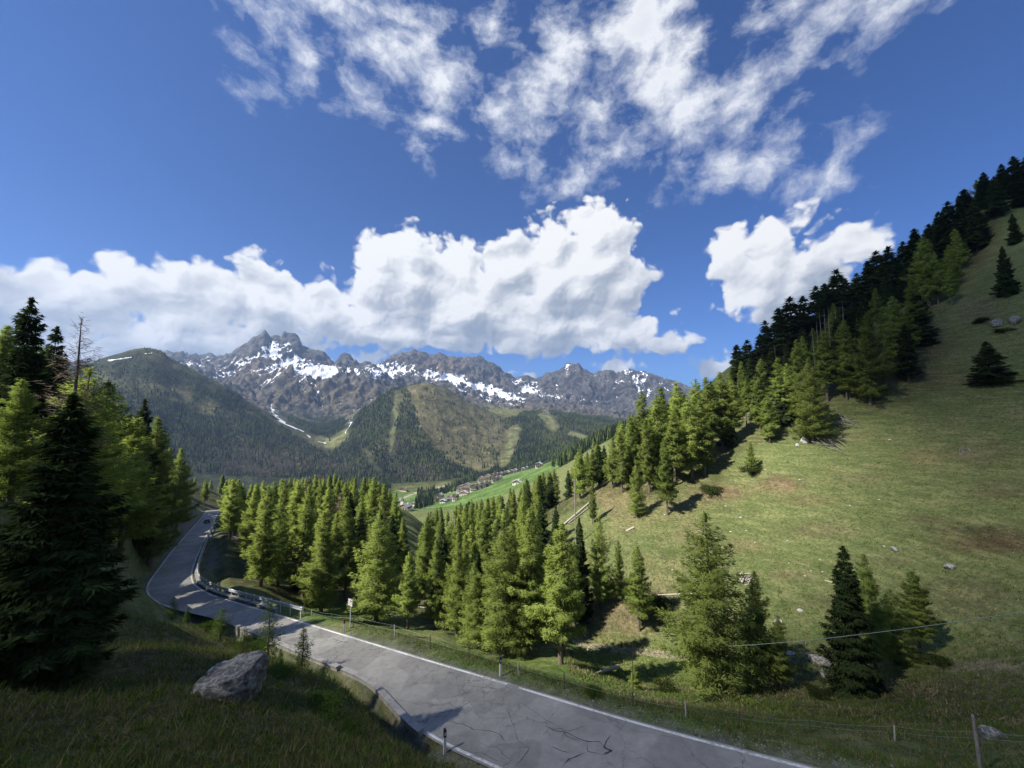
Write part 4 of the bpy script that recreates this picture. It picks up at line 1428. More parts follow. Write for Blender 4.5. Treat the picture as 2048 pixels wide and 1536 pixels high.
def tree(kind_name, proto_name, base, height, label, group=None, rot=None, widen=1.0):
    t_me, c_me, H = PROTO[proto_name]
    s = height / H
    root = empty(kind_name, base, label, 'tree', group, rng.random() * 6.283 if rot is None else rot, (s * widen, s * widen, s))
    root.rotation_euler[0] = rng.normal(0, 0.012); root.rotation_euler[1] = rng.normal(0, 0.012)
    link('trunk', t_me, root)
    if c_me is not None:
        link('crown', c_me, root)
    N_TREES[kind_name] = N_TREES.get(kind_name, 0) + 1
    TREE_XY.append((base[0], base[1]))
    return root


TREE_XY = []
ORD = ['first', 'second', 'third', 'fourth', 'fifth', 'sixth', 'seventh', 'eighth', 'ninth', 'tenth', 'eleventh', 'twelfth', 'thirteenth', 'fourteenth', 'fifteenth', 'sixteenth', 'seventeenth', 'eighteenth', 'nineteenth', 'twentieth',
       'twenty-first', 'twenty-second', 'twenty-third', 'twenty-fourth', 'twenty-fifth', 'twenty-sixth', 'twenty-seventh', 'twenty-eighth']


def tree_px(kind_name, proto_name, px, ptop, z, label, group=None, widen=1.0, hmin=1.0, rot=None):
    """A tree whose foot is in a photograph column at a camera depth and whose tip reaches a photograph row."""
    if z < 0:                      # the foot's photograph row is known
        b = hit(px, -z, 8, 400); pyb = -z; z = float(to_pix(*b)[2])
    else:
        b, pyb = ground_at(px, z)
    h = (pyb - ptop) / FPX * z * 1.0
    h = max(hmin, h)
    return tree(kind_name, proto_name, b, h, label, group, rot, widen)


# ------------------------------------------------------------------ trees one can point at
LN = ['larch_near_a', 'larch_near_b', 'larch_near_c', 'larch_near_d']
LM = ['larch_mid_' + c for c in 'abcdefg']
SN = ['spruce_near_a', 'spruce_near_b']
SM = ['spruce_mid_' + c for c in 'abcd']
KEY = [
    # kind, model, column, tip row, depth, label, group, widen
    ('larch', LN[2], 1432, 1036, 40, 'big broad shaded larch standing in the gully just behind the roadside verge', None, 1.35),
    ('larch', LN[0], 1515, 1150, 41, 'smaller larch grown into the flank of the big broad shaded larch', None, 1.0),
    ('larch', LN[1], 1560, 1240, 39, 'low bushy larch at the foot of the big broad shaded larch', None, 1.3),
    ('spruce', SN[0], 1712, 1104, 37, 'dark pointed spruce standing alone in the shaded gully at the lower end of the slope', None, 0.95),
    ('larch', LN[1], 1752, 1118, 41, 'thin larch close behind the dark pointed spruce in the gully', None, 1.0),
    ('larch', LN[3], 1838, 1150, 44, 'short shaded larch on the bank beyond the dark pointed spruce', None, 1.5),
    ('larch', LN[3], 1122, 1056, 43, 'tall larch with bare dark lower trunk at the end of the gully row', None, 1.35),
    ('larch', LN[1], 1062, 1030, 48, 'tall slim bright larch beside the larch with the bare dark trunk', None, 1.25),
    ('larch', LN[2], 1008, 1050, 48, 'wide sunlit larch in the middle of the gully row', None, 1.25),
    ('larch', LN[3], 1278, 1100, -1262, 'sunlit larch alone on the brown bank across the gully', None, 1.25),
    ('larch', LN[0], 1237, 1085, 66, 'slender larch behind the lone larch on the brown bank', None, 0.8),
    ('larch', LN[2], 1200, 1036, 66, 'full larch uphill of the brown bank beside a dark spruce', None, 0.85),
    ('spruce', SN[1], 1163, 1040, 64, 'dark narrow spruce between bright larches above the brown bank', None, 0.75),
    ('spruce', SN[1], 1112, 1018, 70, 'dark tall spruce rising behind the gully row of larches', None, 0.8),
    ('larch', LN[1], 1150, 1090, 62, 'young larch below the dark narrow spruce', None, 0.9),
    ('larch', LN[0], 642, 1030, 60, 'light larch with drooping lower boughs left of the road sign', None, 1.3),
    ('larch', LN[2], 752, 1030, 56, 'very wide light larch behind the road sign', None, 1.4),
    ('larch', LN[3], 815, 1110, 54, 'short narrow larch at the edge of the verge right of the wide larch', None, 1.1),
    ('larch', LN[1], 872, 1085, 56, 'larch beside the fallen white pole in the gully row', None, 1.0),
    ('larch', LN[0], 912, 1075, 54, 'leafy larch next along from the fallen white pole', None, 1.0),
    ('larch', LN[2], 948, 1130, 50, 'low full larch in front of the gully row', None, 1.1),
    ('spruce', SN[1], 955, 1105, 60, 'small dark spruce peeping between the gully larches', None, 0.9),
    ('spruce', SN[0], 598, 1070, 68, 'dark spruce in the shadow left of the light larch with drooping boughs', None, 0.85),
    ('spruce', SN[1], 88, 792, 13.0, 'huge black spruce filling the edge of the frame on the near slope', None, 1.4),
    ('spruce', SN[1], 20, 590, 34, 'tall spruce whose tip stands against the cloud on the near hillside', None, 0.95),
    ('spruce', SN[0], 70, 648, 40, 'small pointed spruce between the tall spruce and the bare larch', None, 0.8),
    ('bare_larch', 'bare_a', 122, 628, 30, 'thin bare larch with leafless upper twigs against the cloud', None, 1.0),
    ('larch', LN[2], 150, 735, 32, 'big olive larch below the bare twigged larch on the near hillside', None, 1.5),
    ('larch', LN[0], 20, 760, 26, 'dusky larch behind the huge black spruce', None, 1.4),
    ('larch', LN[1], 190, 765, 42, 'shaded larch on the near hillside above the first part of the road', None, 1.5),
    ('larch', LN[3], 236, 840, 47, 'lighter pale green larch above the roadside bank', None, 1.5),
    ('spruce', SN[1], 268, 800, 62, 'small dark spruce topping the near hillside wood', None, 0.8),
    ('larch', LN[0], 298, 838, 66, 'larch on the wooded bank above the bend', None, 1.15),
    ('larch', LN[1], 352, 900, 104, 'shaded larch at the outer end of the hillside wood', None, 1.1),
    ('spruce', SN[0], 1742, 640, 96, 'broad yellow green lit conifer at the lower edge of the upper wood', None, 1.0),
    ('spruce', SN[0], 1980, 682, -768, 'squat bushy black spruce alone on the upper meadow', None, 2.0),
    ('spruce', SN[1], 2014, 490, -592, 'lone dark spruce on the upper slope beside the frame edge', None, 1.0),
    ('spruce', SN[0], 2030, 425, -488, 'small dark spruce high on the upper slope', None, 1.0),
    ('larch', LN[1], 1185, 962, -1048, 'thin crooked larch leaning over the mown slope', None, 0.7),
    ('larch', LN[0], 1503, 885, -945, 'small bushy larch on the slope below the upper wood', None, 1.2),
    ('larch', LN[3], 1335, 880, -1030, 'leafy larch at the lower corner of the ridge wood', None, 1.0),
    ('larch', LN[2], 1275, 925, -1035, 'shrubby larch with a shadow on the open slope', None, 0.9),
    ('larch', LN[2], 1625, 715, -885, 'full larch above the white rocks on the slope', None, 1.15),
    ('larch', LN[0], 1270, 1330, 41, 'bushy young larch behind the thin tall stake', None, 1.6),
]
KEY += [
    ('larch', LN[2], 1790, 1185, 42, 'soft low larch between the dark pointed spruce and the short shaded larch', None, 1.5),
    ('larch', LN[1], 470, 962, 98, 'slim larch at the corner of the knoll wood just past the guardrail', None, 1.1),
    ('larch', LN[0], 500, 985, 80, 'bright larch in the corner of the knoll wood above the inner bend', None, 1.2),
    ('larch', LN[3], 528, 992, 72, 'light larch standing next to the dark spruce left of the drooping larch', None, 1.2),
    ('larch', LN[2], 556, 1000, 66, 'full larch right behind the end of the guardrail', None, 1.1),
    ('larch', LN[1], 690, 1000, 68, 'pointed larch between the drooping larch and the very wide one', None, 1.1),
    ('larch', LN[0], 610, 975, 84, 'tall larch rising behind the light larch with drooping boughs', None, 1.15),
]
KEY[34] = ('larch', LN[0], 1742, 625, -808, 'broad yellow green larch at the lower edge of the upper wood', None, 1.15)
for k in KEY:
    tree_px(k[0], k[1], k[2], k[3], k[4], k[5], k[6], k[7])

# trees along the skyline of the upper wood: (column, tip row, depth)
for i, (px, pt, z) in enumerate([(2036, 308, 160), (2010, 325, 165), (1972, 342, 158), (1938, 375, 156), (1905, 400, 158), (1885, 420, 160), (1865, 445, 160), (1838, 455, 160), (1815, 480, 162), (1785, 490, 160), (1762, 500, 165), (1745, 520, 165),
                                 (1722, 545, 166), (1700, 555, 162), (1682, 535, 160), (1660, 565, 165), (1640, 570, 160), (1612, 590, 160), (1590, 592, 158), (1568, 615, 158), (1540, 640, 160), (1520, 668, 158), (1500, 680, 160), (1478, 690, 160), (1995, 350, 150), (1955, 400, 148), (2042, 350, 150)]):
    k_ = sorted([2036, 2010, 1972, 1938, 1905, 1885, 1865, 1838, 1815, 1785, 1762, 1745, 1722, 1700, 1682, 1660, 1640, 1612, 1590, 1568, 1540, 1520, 1500, 1478, 1995, 1955, 2042], reverse=True).index(px)
    tree_px('spruce', SM[i % 4], px, pt, z, '%s dark spruce along the skyline of the upper wood, counted down from its top' % ORD[k_], 'spruces along the skyline of the upper wood', 1.35 + 0.4 * rng.random())


TOPS = np.array([(0, 640), (100, 700), (200, 745), (260, 800), (320, 850), (372, 925), (400, 960), (440, 945), (480, 962), (520, 960), (560, 957), (640, 948), (705, 948), (760, 960), (790, 990), (806, 1040), (830, 1042), (842, 1020), (860, 1014), (900, 1014), (960, 994), (1000, 985), (1040, 965), (1080, 948),
                 (1120, 935), (1160, 905), (1200, 880), (1240, 842), (1280, 790), (1330, 782), (1380, 770), (1420, 757), (1450, 742), (1480, 690), (1540, 640), (1600, 590), (1680, 550), (1750, 510), (1830, 455), (1900, 405), (1970, 345), (2040, 310), (2200, 220)], float)


def fill(stand, n, dist, kinds, hr, where, near_far, sides, group, wide=(0.95, 1.3)):
    """Fills a stand with trees kept apart, each under the wood's outline; then names each by what sets it apart."""
    pl = STAND_POLY[stand]
    lo, hi = pl.min(0), pl.max(0)
    got = []
    for _ in range(n * 70):
        if len(got) >= n:
            break
        x, y = rng.uniform(lo, hi)
        if not in_poly(np.array([x]), np.array([y]), pl)[0]:
            continue
        if TREE_XY and np.min(np.hypot(*(np.array(TREE_XY) - [x, y]).T)) < dist * rng.uniform(0.75, 1.25):
            continue
        dr = min(seg_dist(np.array([x]), np.array([y]), LEFT[::5, :2])[0], seg_dist(np.array([x]), np.array([y]), RIGHT[::5, :2])[0])
        if dr < (9.5 if stand == 'left' else 3.2) or in_poly(np.array([x]), np.array([y]), ROAD_POLY[::4])[0]:
            continue
        z = float(ground(x, y)[0])
        px, py, d = (float(q[0]) for q in to_pix(np.array([x]), np.array([y]), np.array([z])))
        clump = 0.5 + 0.9 * float(fbm(np.array([x / 22.]), np.array([y / 22.]), 2, 333)[0])
        u = rng.random(); acc = 0
        wts = np.array([k[2] * (1.7 if (k[0] == 'larch') == (clump > 0.42) else 0.5) for k in kinds]); wts /= wts.sum()
        kname, models, _s, look = kinds[int(np.searchsorted(np.cumsum(wts), u * 0.9999))]
        h = rng.uniform(*hr) * (0.93 if kname != 'larch' else 1.0)
        if stand == 'left':            # the road stays in sight past the wood
            row = py - 0.15 * h * FPX / d
            edge = np.interp(row, [1021, 1060, 1105, 1145, 1180, 1215, 1300], [409, 376, 336, 306, 286, 260, 200])
            if px + 2.6 * FPX / d > edge:
                continue
        lim = np.interp(px, TOPS[:, 0], TOPS[:, 1]) + rng.uniform(0, 10)
        h = min(h, (py - lim) * d / FPX)
        if h < 6.5:
            continue
        TREE_XY.append((x, y))
        got.append((x, y, z, h, kname, models[rng.integers(len(models))], look, px, d, rng.uniform(*wide)))
    if not got:
        return 0
    D = np.array([g_[8] for g_ in got]); X = np.array([g_[7] for g_ in got]); Hs = np.array([g_[3] for g_ in got])
    q1, q2 = np.quantile(D, [.33, .67]); x1, x2 = np.quantile(X, [.33, .67]); h1, h2 = np.quantile(Hs, [.33, .67])
    out_ = []
    for x, y, z, h, kname, model, look, px, d, wd in got:
        size = 'short' if h < h1 else ('tall' if h > h2 else 'middling')
        form = 'slim' if wd < wide[0] + 0.33 * (wide[1] - wide[0]) else ('broad' if wd > wide[0] + 0.67 * (wide[1] - wide[0]) else '')
        row = near_far[0 if d < q1 else (2 if d > q2 else 1)]
        side = sides[0 if px < x1 else (2 if px > x2 else 1)]
        out_.append(' '.join(('%s %s %s, %s %s %s' % (size, form, look, row, where, side)).split()).replace(' ,', ','))
    for k, (x, y, z, h, kname, model, look, px, d, wd) in enumerate(got):
        same = sorted(got[q][7] for q in range(len(got)) if out_[q] == out_[k])
        lab = out_[k] if len(same) == 1 else '%s, %s from left' % (out_[k], ORD[same.index(px)])
        tree(kname, model, (x, y, z - 0.1), h, lab, '%s %s' % (NM[kname], group), None, wd)
        TREE_XY.pop()
    return len(got)


NM = {'larch': 'larches', 'spruce': 'spruces', 'dry_spruce': 'dry brown conifers', 'snag': 'bare grey snags'}
DRY = ['dry_mid_a', 'dry_mid_b']
FR = ('front of', 'middle of', 'back of')
n_l = fill('left', 60, 3.4, [('larch', LM + LN[:3], .84, 'shaded green larch'), ('spruce', SM, .16, 'dark spruce')], (12, 18), 'the hillside wood', FR, ('by black spruce', 'above the bend', 'by far road'), 'in the hillside wood above the road', (1.1, 1.5))
n_b = fill('beyond', 22, 4.6, [('larch', LM, .75, 'small sunlit larch'), ('spruce', SM, .25, 'dark spruce')], (13, 18), 'the far trees', FR, ('by hillside wood', 'at their heart', 'by the knoll'), 'past the far end of the road', (0.95, 1.25))
n_k = fill('knoll', 116, 3.2, [('larch', LM, .86, 'light green larch'), ('spruce', SM, .10, 'dark spruce'), ('dry_spruce', DRY, .04, 'brown dry conifer')], (12, 18.5), 'the knoll wood', FR, ('near far road', 'at its heart', 'near the gully'), 'in the wood on the knoll', (0.95, 1.25))
n_g = fill('gully', 46, 4.0, [('larch', LM + LN[:2], .8, 'light green larch'), ('spruce', SM, .2, 'dark spruce')], (12, 17), 'the gully trees', FR, ('near the knoll', 'at their heart', 'below open slope'), 'in the gully', (0.95, 1.25))
n_r = fill('ridge', 92, 4.4, [('larch', LM, .84, 'bright green larch'), ('spruce', SM, .16, 'dark spruce')], (15, 22), 'the ridge wood', FR, ('above the village', 'at its heart', 'by upper wood'), 'in the ridge wood', (0.95, 1.25))
n_u = fill('upper', 100, 4.4, [('spruce', SM, .56, 'dark spruce'), ('larch', LM, .36, 'shaded larch'), ('dry_spruce', DRY, .04, 'brown dry conifer'), ('snag', ['bare_b', 'bare_c'], .04, 'bare grey snag')], (13, 20), 'the upper wood', FR, ('by ridge wood', 'at its heart', 'towards its top'), 'in the upper wood', (1.0, 1.35))
print('stands', n_l, n_k, n_g, n_r, n_u)
# scattered ones by hand: larches lit along the edge of the ridge wood and the slope below the upper wood
EDGE = [(1290, 782, 118, 0, 0), (1330, 776, 118, 1, 0), (1360, 764, 116, 2, 0), (1395, 758, 114, 0, 0), (1420, 755, 112, 3, 0), (1445, 745, 114, 1, 0), (1385, 795, 104, 2, 0), (1350, 825, 102, 3, 0), (1300, 840, 106, 1, 0), (1260, 860, 110, 0, 0), (1225, 876, 114, 4, 0), (1318, 790, 110, 2, 0), (1410, 800, 104, 4, 0), (1185, 900, 120, 1, 0), (1160, 900, 122, 2, 0),
        (1520, 755, 114, 0, 1), (1560, 715, 116, 1, 1), (1585, 725, 110, 2, 1), (1655, 660, 114, 3, 1), (1700, 640, 112, 0, 1), (1835, 555, 118, 1, 1), (1860, 470, 134, 2, 1), (1905, 535, 124, 3, 1), (1470, 760, 114, 3, 1), (1540, 790, 106, 2, 1), (1800, 590, 114, 2, 1)]
for i, (px, pt, z, m, s_) in enumerate(EDGE):
    k_ = sorted([q[0] for q in EDGE if q[4] == s_]).index(px)
    tree_px('larch', LM[m], px, pt, z, ['%s sunlit larch along the lower edge of the ridge wood, counted from the village', '%s larch along the lower edge of the upper wood, counted from the ridge wood'][s_] % ORD[k_], ['larches along the edge of the ridge wood', 'larches along the edge of the upper wood'][s_], 1.3)
for i, (px, pt, z) in enumerate([(1640, 640, 132), (1648, 622, 134), (1655, 615, 133), (1662, 610, 136), (1676, 604, 135), (1690, 600, 134), (1632, 650, 131)]):
    k_ = sorted([1640, 1648, 1655, 1662, 1676, 1690, 1632]).index(px)
    tree_px('snag', ['bare_b', 'bare_c'][i % 2], px, pt, z, '%s bare grey dead trunk of the thinned patch, counted uphill' % ORD[k_], 'bare trunks in the thinned patch of the upper wood', 0.8)
# young larches on the near slope
for i, (px, pt, z, lab) in enumerate([(535, 1212, 24, 'knee-high dark young larch in front of the sunlit stretch of road'), (604, 1262, 20, 'small spiky young larch beside the concrete wall'), (440, 1222, 25, 'young larch in front of the wall end at the bend'), (345, 1196, 30, 'young larch on the grass outside the bend'),
                                      (372, 1218, 27, 'bushy young larch by the outside edge of the bend'), (485, 1262, 22, 'low young larch between the boulder and the wall'), (215, 1210, 20, 'shaded young larch beside the huge black spruce'), (560, 1300, 18, 'fuzzy young larch on the grass below the wall')]):
    tree_px('young_larch', ['sapling_a', 'sapling_b', 'sapling_c'][i % 3], px, pt, z, lab, None, 1.0 + 0.2 * (i % 3), 0.6)
print('trees', N_TREES)
def gz(x, y):
    return float(ground(x, y)[0])


# ------------------------------------------------------------------ materials of built things
def concrete_mat(name='concrete', lo=(0.20, 0.195, 0.18), hi=(0.40, 0.39, 0.365)):
    m, N, b, _ = material(name, 0.9, 0.2)
    pos = N.n('ShaderNodeNewGeometry').outputs['Position']
    n = N.noise(pos, 1.3, 7, 0.7)
    st = N.noise(N.vm('MULTIPLY', pos, (3.0, 3.0, 0.5)), 1.5, 5, 0.65)
    c = N.ramp(N.math('ADD', N.math('MULTIPLY', n, 0.6), N.math('MULTIPLY', st, 0.4)), [(0.35, lo), (0.62, hi)])
    N.set(b.inputs['Base Color'], c)
    bump(N, b, N.noise(pos, 14, 5, 0.7), 0.3, 0.02)
    return m


M_CONC = concrete_mat()
M_STEEL = plain('galvanised_steel', (0.62, 0.64, 0.66), 0.38, 0.5, 0.10, 3.0, 0.35)
M_WHITE = plain('white_plastic', (0.78, 0.79, 0.78), 0.5, 0.4, 0.06)
M_BLACK = plain('black_plastic', (0.02, 0.02, 0.022), 0.5, 0.4, 0.1)
M_RED = plain('dark_red_reflector', (0.13, 0.02, 0.015), 0.4, 0.5, 0.1)
M_POSTW = plain('pale_wooden_post', (0.38, 0.36, 0.32), 0.9, 0.1, 0.25, 12)
M_POSTD = plain('dark_wooden_post', (0.09, 0.085, 0.07), 0.9, 0.1, 0.25, 12)
M_WIRE = plain('pale_wire', (0.28, 0.36, 0.32), 0.5, 0.3, 0.05)
M_BLUE = plain('blue_rope', (0.05, 0.17, 0.30), 0.6, 0.2, 0.1)
M_SIGN = plain('sign_face', (0.60, 0.58, 0.58), 0.5, 0.4, 0.08)
M_SIGNR = plain('sign_dark_red', (0.12, 0.04, 0.045), 0.5, 0.4, 0.1)
M_SIGNG = plain('sign_grey', (0.20, 0.20, 0.22), 0.5, 0.4, 0.1)


def edge_frame(pl, off, side):
    """Points beside a plan curve with outward normals and heights."""
    a, b = offset_line(pl, off, off + 0.1, side)
    n = b[:, :2] - a[:, :2]; n /= np.linalg.norm(n, axis=1)[:, None] + 1e-9
    return a, n


def sweep(path, nrm, prof, close_ends=True):
    """A cross-section (outward, up) swept along a path."""
    k = len(prof); n = len(path)
    pr = np.array(prof, float)
    v = np.empty((n, k, 3))
    v[..., :2] = path[:, None, :2] + nrm[:, None, :] * pr[None, :, 0:1]
    v[..., 2] = path[:, None, 2] + pr[None, :, 1]
    i = np.arange(n - 1)[:, None] * k; j = np.arange(k)[None, :]
    f = np.stack([i + j, i + (j + 1) % k, i + k + (j + 1) % k, i + k + j], -1).reshape(-1, 4)
    fl = [f]
    vv = v.reshape(-1, 3)
    if close_ends:
        tris = []
        for e in (0, n - 1):
            c = len(vv); vv = np.vstack([vv, v[e].mean(0)])
            for q in range(k):
                tris.append((e * k + q, c, e * k + (q + 1) % k))
        fl.append(np.array(tris))
    return vv, fl


def piece(name, vf, mat, parent, smooth=False, **props):
    v, f = vf
    return link(name, mesh_np(name, v, f, [mat], smooth), parent, **props)


# ------------------------------------------------------------------ low concrete wall on the near side of the road
def wall(name, pl, side, off, w, top, bot, seg, label, cap=0.10, group=None):
    a, n = edge_frame(pl, off, side)
    root = empty(name, (0, 0, 0), label, 'wall', group)
    s = np.concatenate([[0], np.cumsum(np.linalg.norm(np.diff(a[:, :2], axis=0), axis=1))])
    for k in range(max(1, int(s[-1] / seg))):
        m = (s >= k * seg) & (s <= (k + 1) * seg + 0.4)
        if m.sum() < 2:
            continue
        aa, nn = a[m], n[m]
        aa = aa.copy()
        e = (aa[-1] - aa[-2]); aa[-1] -= e / (np.linalg.norm(e) + 1e-9) * 0.02
        j = rng.normal(0, 0.006, 2)
        piece('wall_section', sweep(aa, nn, [(0 + j[0], bot), (0 + j[0], top), (w + j[0], top), (w + j[0], bot)]), M_CONC, root)
        piece('coping', sweep(aa, nn, [(-0.04, top + 0.002), (-0.04, top + cap), (w + 0.06, top + cap + j[1]), (w + 0.06, top + 0.002)]), M_CONC, root)
    return root


wall('concrete_wall', WALL_LINE, 1, 0.02, 0.24, 0.20, -2.0, 3.2, 'low grey concrete wall with a coping along the near side of the road', 0.06)
wall('retaining_wall', KERB_LINE, -1, 0.25, 0.30, 0.12, -2.6, 6.0, 'long concrete kerb wall carrying the steel guardrail round the bend', 0.06)

# ------------------------------------------------------------------ steel guardrail round the bend
gl = dense(sub(RIGHT, (592, 1240), (424, 1052)), 0.4)
ga, gn = edge_frame(gl, 0.48, -1)
gs = np.concatenate([[0], np.cumsum(np.linalg.norm(np.diff(ga[:, :2], axis=0), axis=1))])
g_root = empty('guardrail', (0, 0, 0), 'galvanised steel crash barrier on posts round the outside of the road bend', 'guardrail')
WB = [(0.00, 0.42), (-0.05, 0.47), (-0.05, 0.52), (0.0, 0.56), (0.0, 0.60), (-0.05, 0.64), (-0.05, 0.69), (0.0, 0.74), (0.012, 0.74), (-0.036, 0.69), (-0.036, 0.645), (0.012, 0.60), (0.012, 0.56), (-0.036, 0.52), (-0.036, 0.475), (0.012, 0.42)]
for k in range(int(gs[-1] / 4.0) + 1):
    m = (gs >= k * 4.0 - 0.2) & (gs <= (k + 1) * 4.0 + 0.2)
    if m.sum() < 2:
        continue
    p = ga[m].copy(); p[:, 2] += 0.12 + (0.006 if k % 2 else 0)
    piece('rail', sweep(p, gn[m] , [(a_ + (0.004 if k % 2 else 0), b_) for a_, b_ in WB]), M_STEEL, g_root, True)
pm = Soup(); pm.box((0, 0, 0.30), (0.07, 0.11, 1.15)); pm_me = pm.mesh('guardrail_post', M_STEEL, False)
for d_ in np.arange(0.4, gs[-1], 2.0):
    x, y, z = (np.interp(d_, gs, ga[:, q]) for q in range(3))
    nx, ny = np.interp(d_, gs, gn[:, 0]), np.interp(d_, gs, gn[:, 1])
    o = link('post', pm_me, g_root); o.location = (x + nx * 0.10, y + ny * 0.10, z); o.rotation_euler[2] = math.atan2(ny, nx)

# ------------------------------------------------------------------ roadside delineator posts
def delineator(px, pyb, h, cap, label, lean=0.0):
    b = hit(px, pyb, 10, 60)
    root = empty('delineator_post', b, label, 'delineator', 'delineator posts beside the road', 0.6)
    root.rotation_euler[1] = lean
    sec = [(-0.06, -0.045), (0.06, -0.045), (0.045, 0.045), (-0.045, 0.045)]

    def prism(z0, z1, sl=0.0, g=0.0):
        v = [(x * (1 + g), y * (1 + g), z0) for x, y in sec] + [(x * (1 + g), y * (1 + g), z1 + (sl if y > 0 else 0)) for x, y in sec]
        return np.array(v), [np.array([(0, 3, 2, 1), (4, 5, 6, 7), (0, 1, 5, 4), (1, 2, 6, 5), (2, 3, 7, 6), (3, 0, 4, 7)])]
    piece('stem', prism(-0.2, h * 0.70), M_WHITE, root)
    piece('cap', prism(h * 0.70, h, 0.05, 0.03), cap, root)
    v, f = prism(h * 0.76, h * 0.93, 0, 0)
    s_ = Soup(); s_.box((0, -0.052, h * 0.85), (0.05, 0.012, 0.12)); link('reflector', s_.mesh('reflector', M_RED if cap is M_RED else M_WHITE, False), root)


delineator(889, 1507, 0.95, M_BLACK, 'black topped delineator post on the near edge of the road')
delineator(1001, 1352, 0.98, M_BLACK, 'white delineator post with a black top on the far verge, nearest the camera')
delineator(688, 1265, 0.98, M_RED, 'white delineator post with a dark red top on the far verge near the sign')

# ------------------------------------------------------------------ road sign
sb = hit(700, 1257, 15, 80)
sd = np.hypot(sb[0], sb[1])
sr = empty('road_sign', sb, 'small rectangular road sign on a grey post, seen at a slant, on the far verge', 'sign', None, math.radians(-38))
so = Soup(); so.tube([(0, 0, -0.3), (0, 0, 2.35)], [0.035, 0.035], 8); link('post', so.mesh('sign_post', M_STEEL), sr)
so = Soup(); so.box((0, -0.05, 2.05), (0.62, 0.02, 0.50)); plate = link('plate', so.mesh('sign_plate', M_SIGN, False), sr)
so = Soup()
for c, s in (((0, -0.062, 2.29), (0.62, 0.012, 0.02)), ((0, -0.062, 1.81), (0.62, 0.012, 0.02)), ((-0.30, -0.062, 2.05), (0.02, 0.012, 0.46)), ((0.30, -0.062, 2.05), (0.02, 0.012, 0.46))):
    so.box(c, s)
link('border', so.mesh('sign_border', M_SIGN, False), plate)
so = Soup(); so.box((0.12, -0.0625, 2.18), (0.26, 0.008, 0.10)); link('panel', so.mesh('sign_panel', M_SIGNR, False), plate)
so = Soup()
for r_, (x0, w_) in enumerate(((-0.20, 0.14), (-0.02, 0.44), (-0.02, 0.40))):
    so.box((x0 if r_ == 0 else 0, -0.0625, (2.18, 2.05, 1.92)[r_]), (w_, 0.008, 0.045))
link('line_of_print', so.mesh('sign_print', M_SIGNG, False), plate)
for h_ in (1.95, 2.15):
    so = Soup(); so.box((0, -0.01, h_), (0.10, 0.09, 0.03)); link('bracket', so.mesh('sign_bracket', M_STEEL, False), sr)

# ------------------------------------------------------------------ pasture fence along the far verge
def fence(name, posts, wires, mat_of, mat_wire, label, rad=0.045, wr=0.009):
    """posts: (column, foot row, top row)."""
    root = empty(name, (0, 0, 0), label, 'fence')
    B = []
    for i, (px, pyb, pyt) in enumerate(posts):
        b = hit(px, pyb, 10, 120)
        dep = to_pix(*b)[2]
        h = (pyb - pyt) / FPX * float(dep)
        B.append((b, h))
        s_ = Soup()
        le = rng.normal(0, 0.03, 2)
        s_.tube([(0, 0, -0.35), (0, 0, 0.0), (le[0] * h, le[1] * h, h * 0.97), (le[0] * h, le[1] * h, h)], [rad, rad, rad * 0.92, rad * 0.4], 7)
        o = link('post', s_.mesh('fence_post', mat_of[i % len(mat_of)]), root); o.location = b
    for w in wires:
        pts = []
        for (b0, h0), (b1, h1) in zip(B[:-1], B[1:]):
            for t in np.linspace(0, 1, 7)[:-1]:
                q = b0 * (1 - t) + b1 * t
                pts.append((q[0], q[1], q[2] + (h0 * (1 - t) + h1 * t) * w - 0.10 * 4 * t * (1 - t) * w))
        pts.append((B[-1][0][0], B[-1][0][1], B[-1][0][2] + B[-1][1] * w))
        s_ = Soup(); s_.tube(pts, np.full(len(pts), wr), 4)
        link('wire', s_.mesh('fence_wire', mat_wire), root)
    return root


fence('wire_fence', [(623, 1232, 1219), (664, 1243, 1227), (706, 1256, 1230), (789, 1276, 1250), (860, 1298, 1271), (938, 1319, 1292), (1037, 1349, 1323), (1128, 1378, 1348), (1266, 1413, 1385), (1372, 1434, 1404), (1480, 1452, 1426), (1620, 1466, 1440), (1790, 1482, 1452), (1960, 1496, 1462), (2150, 1510, 1472)],
      (0.92, 0.55), [M_POSTW, M_POSTD, M_POSTD], M_WIRE, 'thin wire pasture fence on pale and dark stakes along the far verge', 0.035, 0.0045)
fence('rope_fence', [(497, 1206, 1196), (540, 1211, 1200), (580, 1222, 1206), (606, 1227, 1213)], (0.95, 0.5), [M_POSTW], M_BLUE, 'blue rope fence on short stakes behind the end of the guardrail', 0.035, 0.016)

# stake, poles and cable
def pole(name, px, pyb, ptop, z, rad, mat, label, cat, lean=0.0, hidden=False, arm=False):
    b = ground_at(px, z)[0] if hidden else hit(px, pyb, 8, 300)
    dep = float(to_pix(*b)[2])
    yb = float(to_pix(*b)[1])
    h = (yb - ptop) / FPX * dep
    root = empty(name, b, label, cat)
    s_ = Soup(); s_.tube([(0, 0, -0.5), (lean * h * 0.5, 0, h * 0.5), (lean * h, 0, h)], [rad, rad * 0.9, rad * 0.75], 7)
    link('shaft', s_.mesh(name, mat), root)
    if arm:
        s_ = Soup(); s_.box((lean * h, 0, h - 0.35), (1.3, 0.10, 0.10)); link('crossarm', s_.mesh('crossarm', mat, False), root)
        for x in (-0.5, 0, 0.5):
            s_ = Soup(); s_.tube([(lean * h + x, 0, h - 0.3), (lean * h + x, 0, h - 0.08)], [0.04, 0.05], 6); link('insulator', s_.mesh('insulator', M_WHITE), root)
    else:
        s_ = Soup(); s_.tube([(lean * h, 0, h - 0.001), (lean * h, 0, h + rad * 1.2)], [rad * 0.75, rad * 0.3], 7); link('tip', s_.mesh('pole_tip', mat), root)
    return b, h


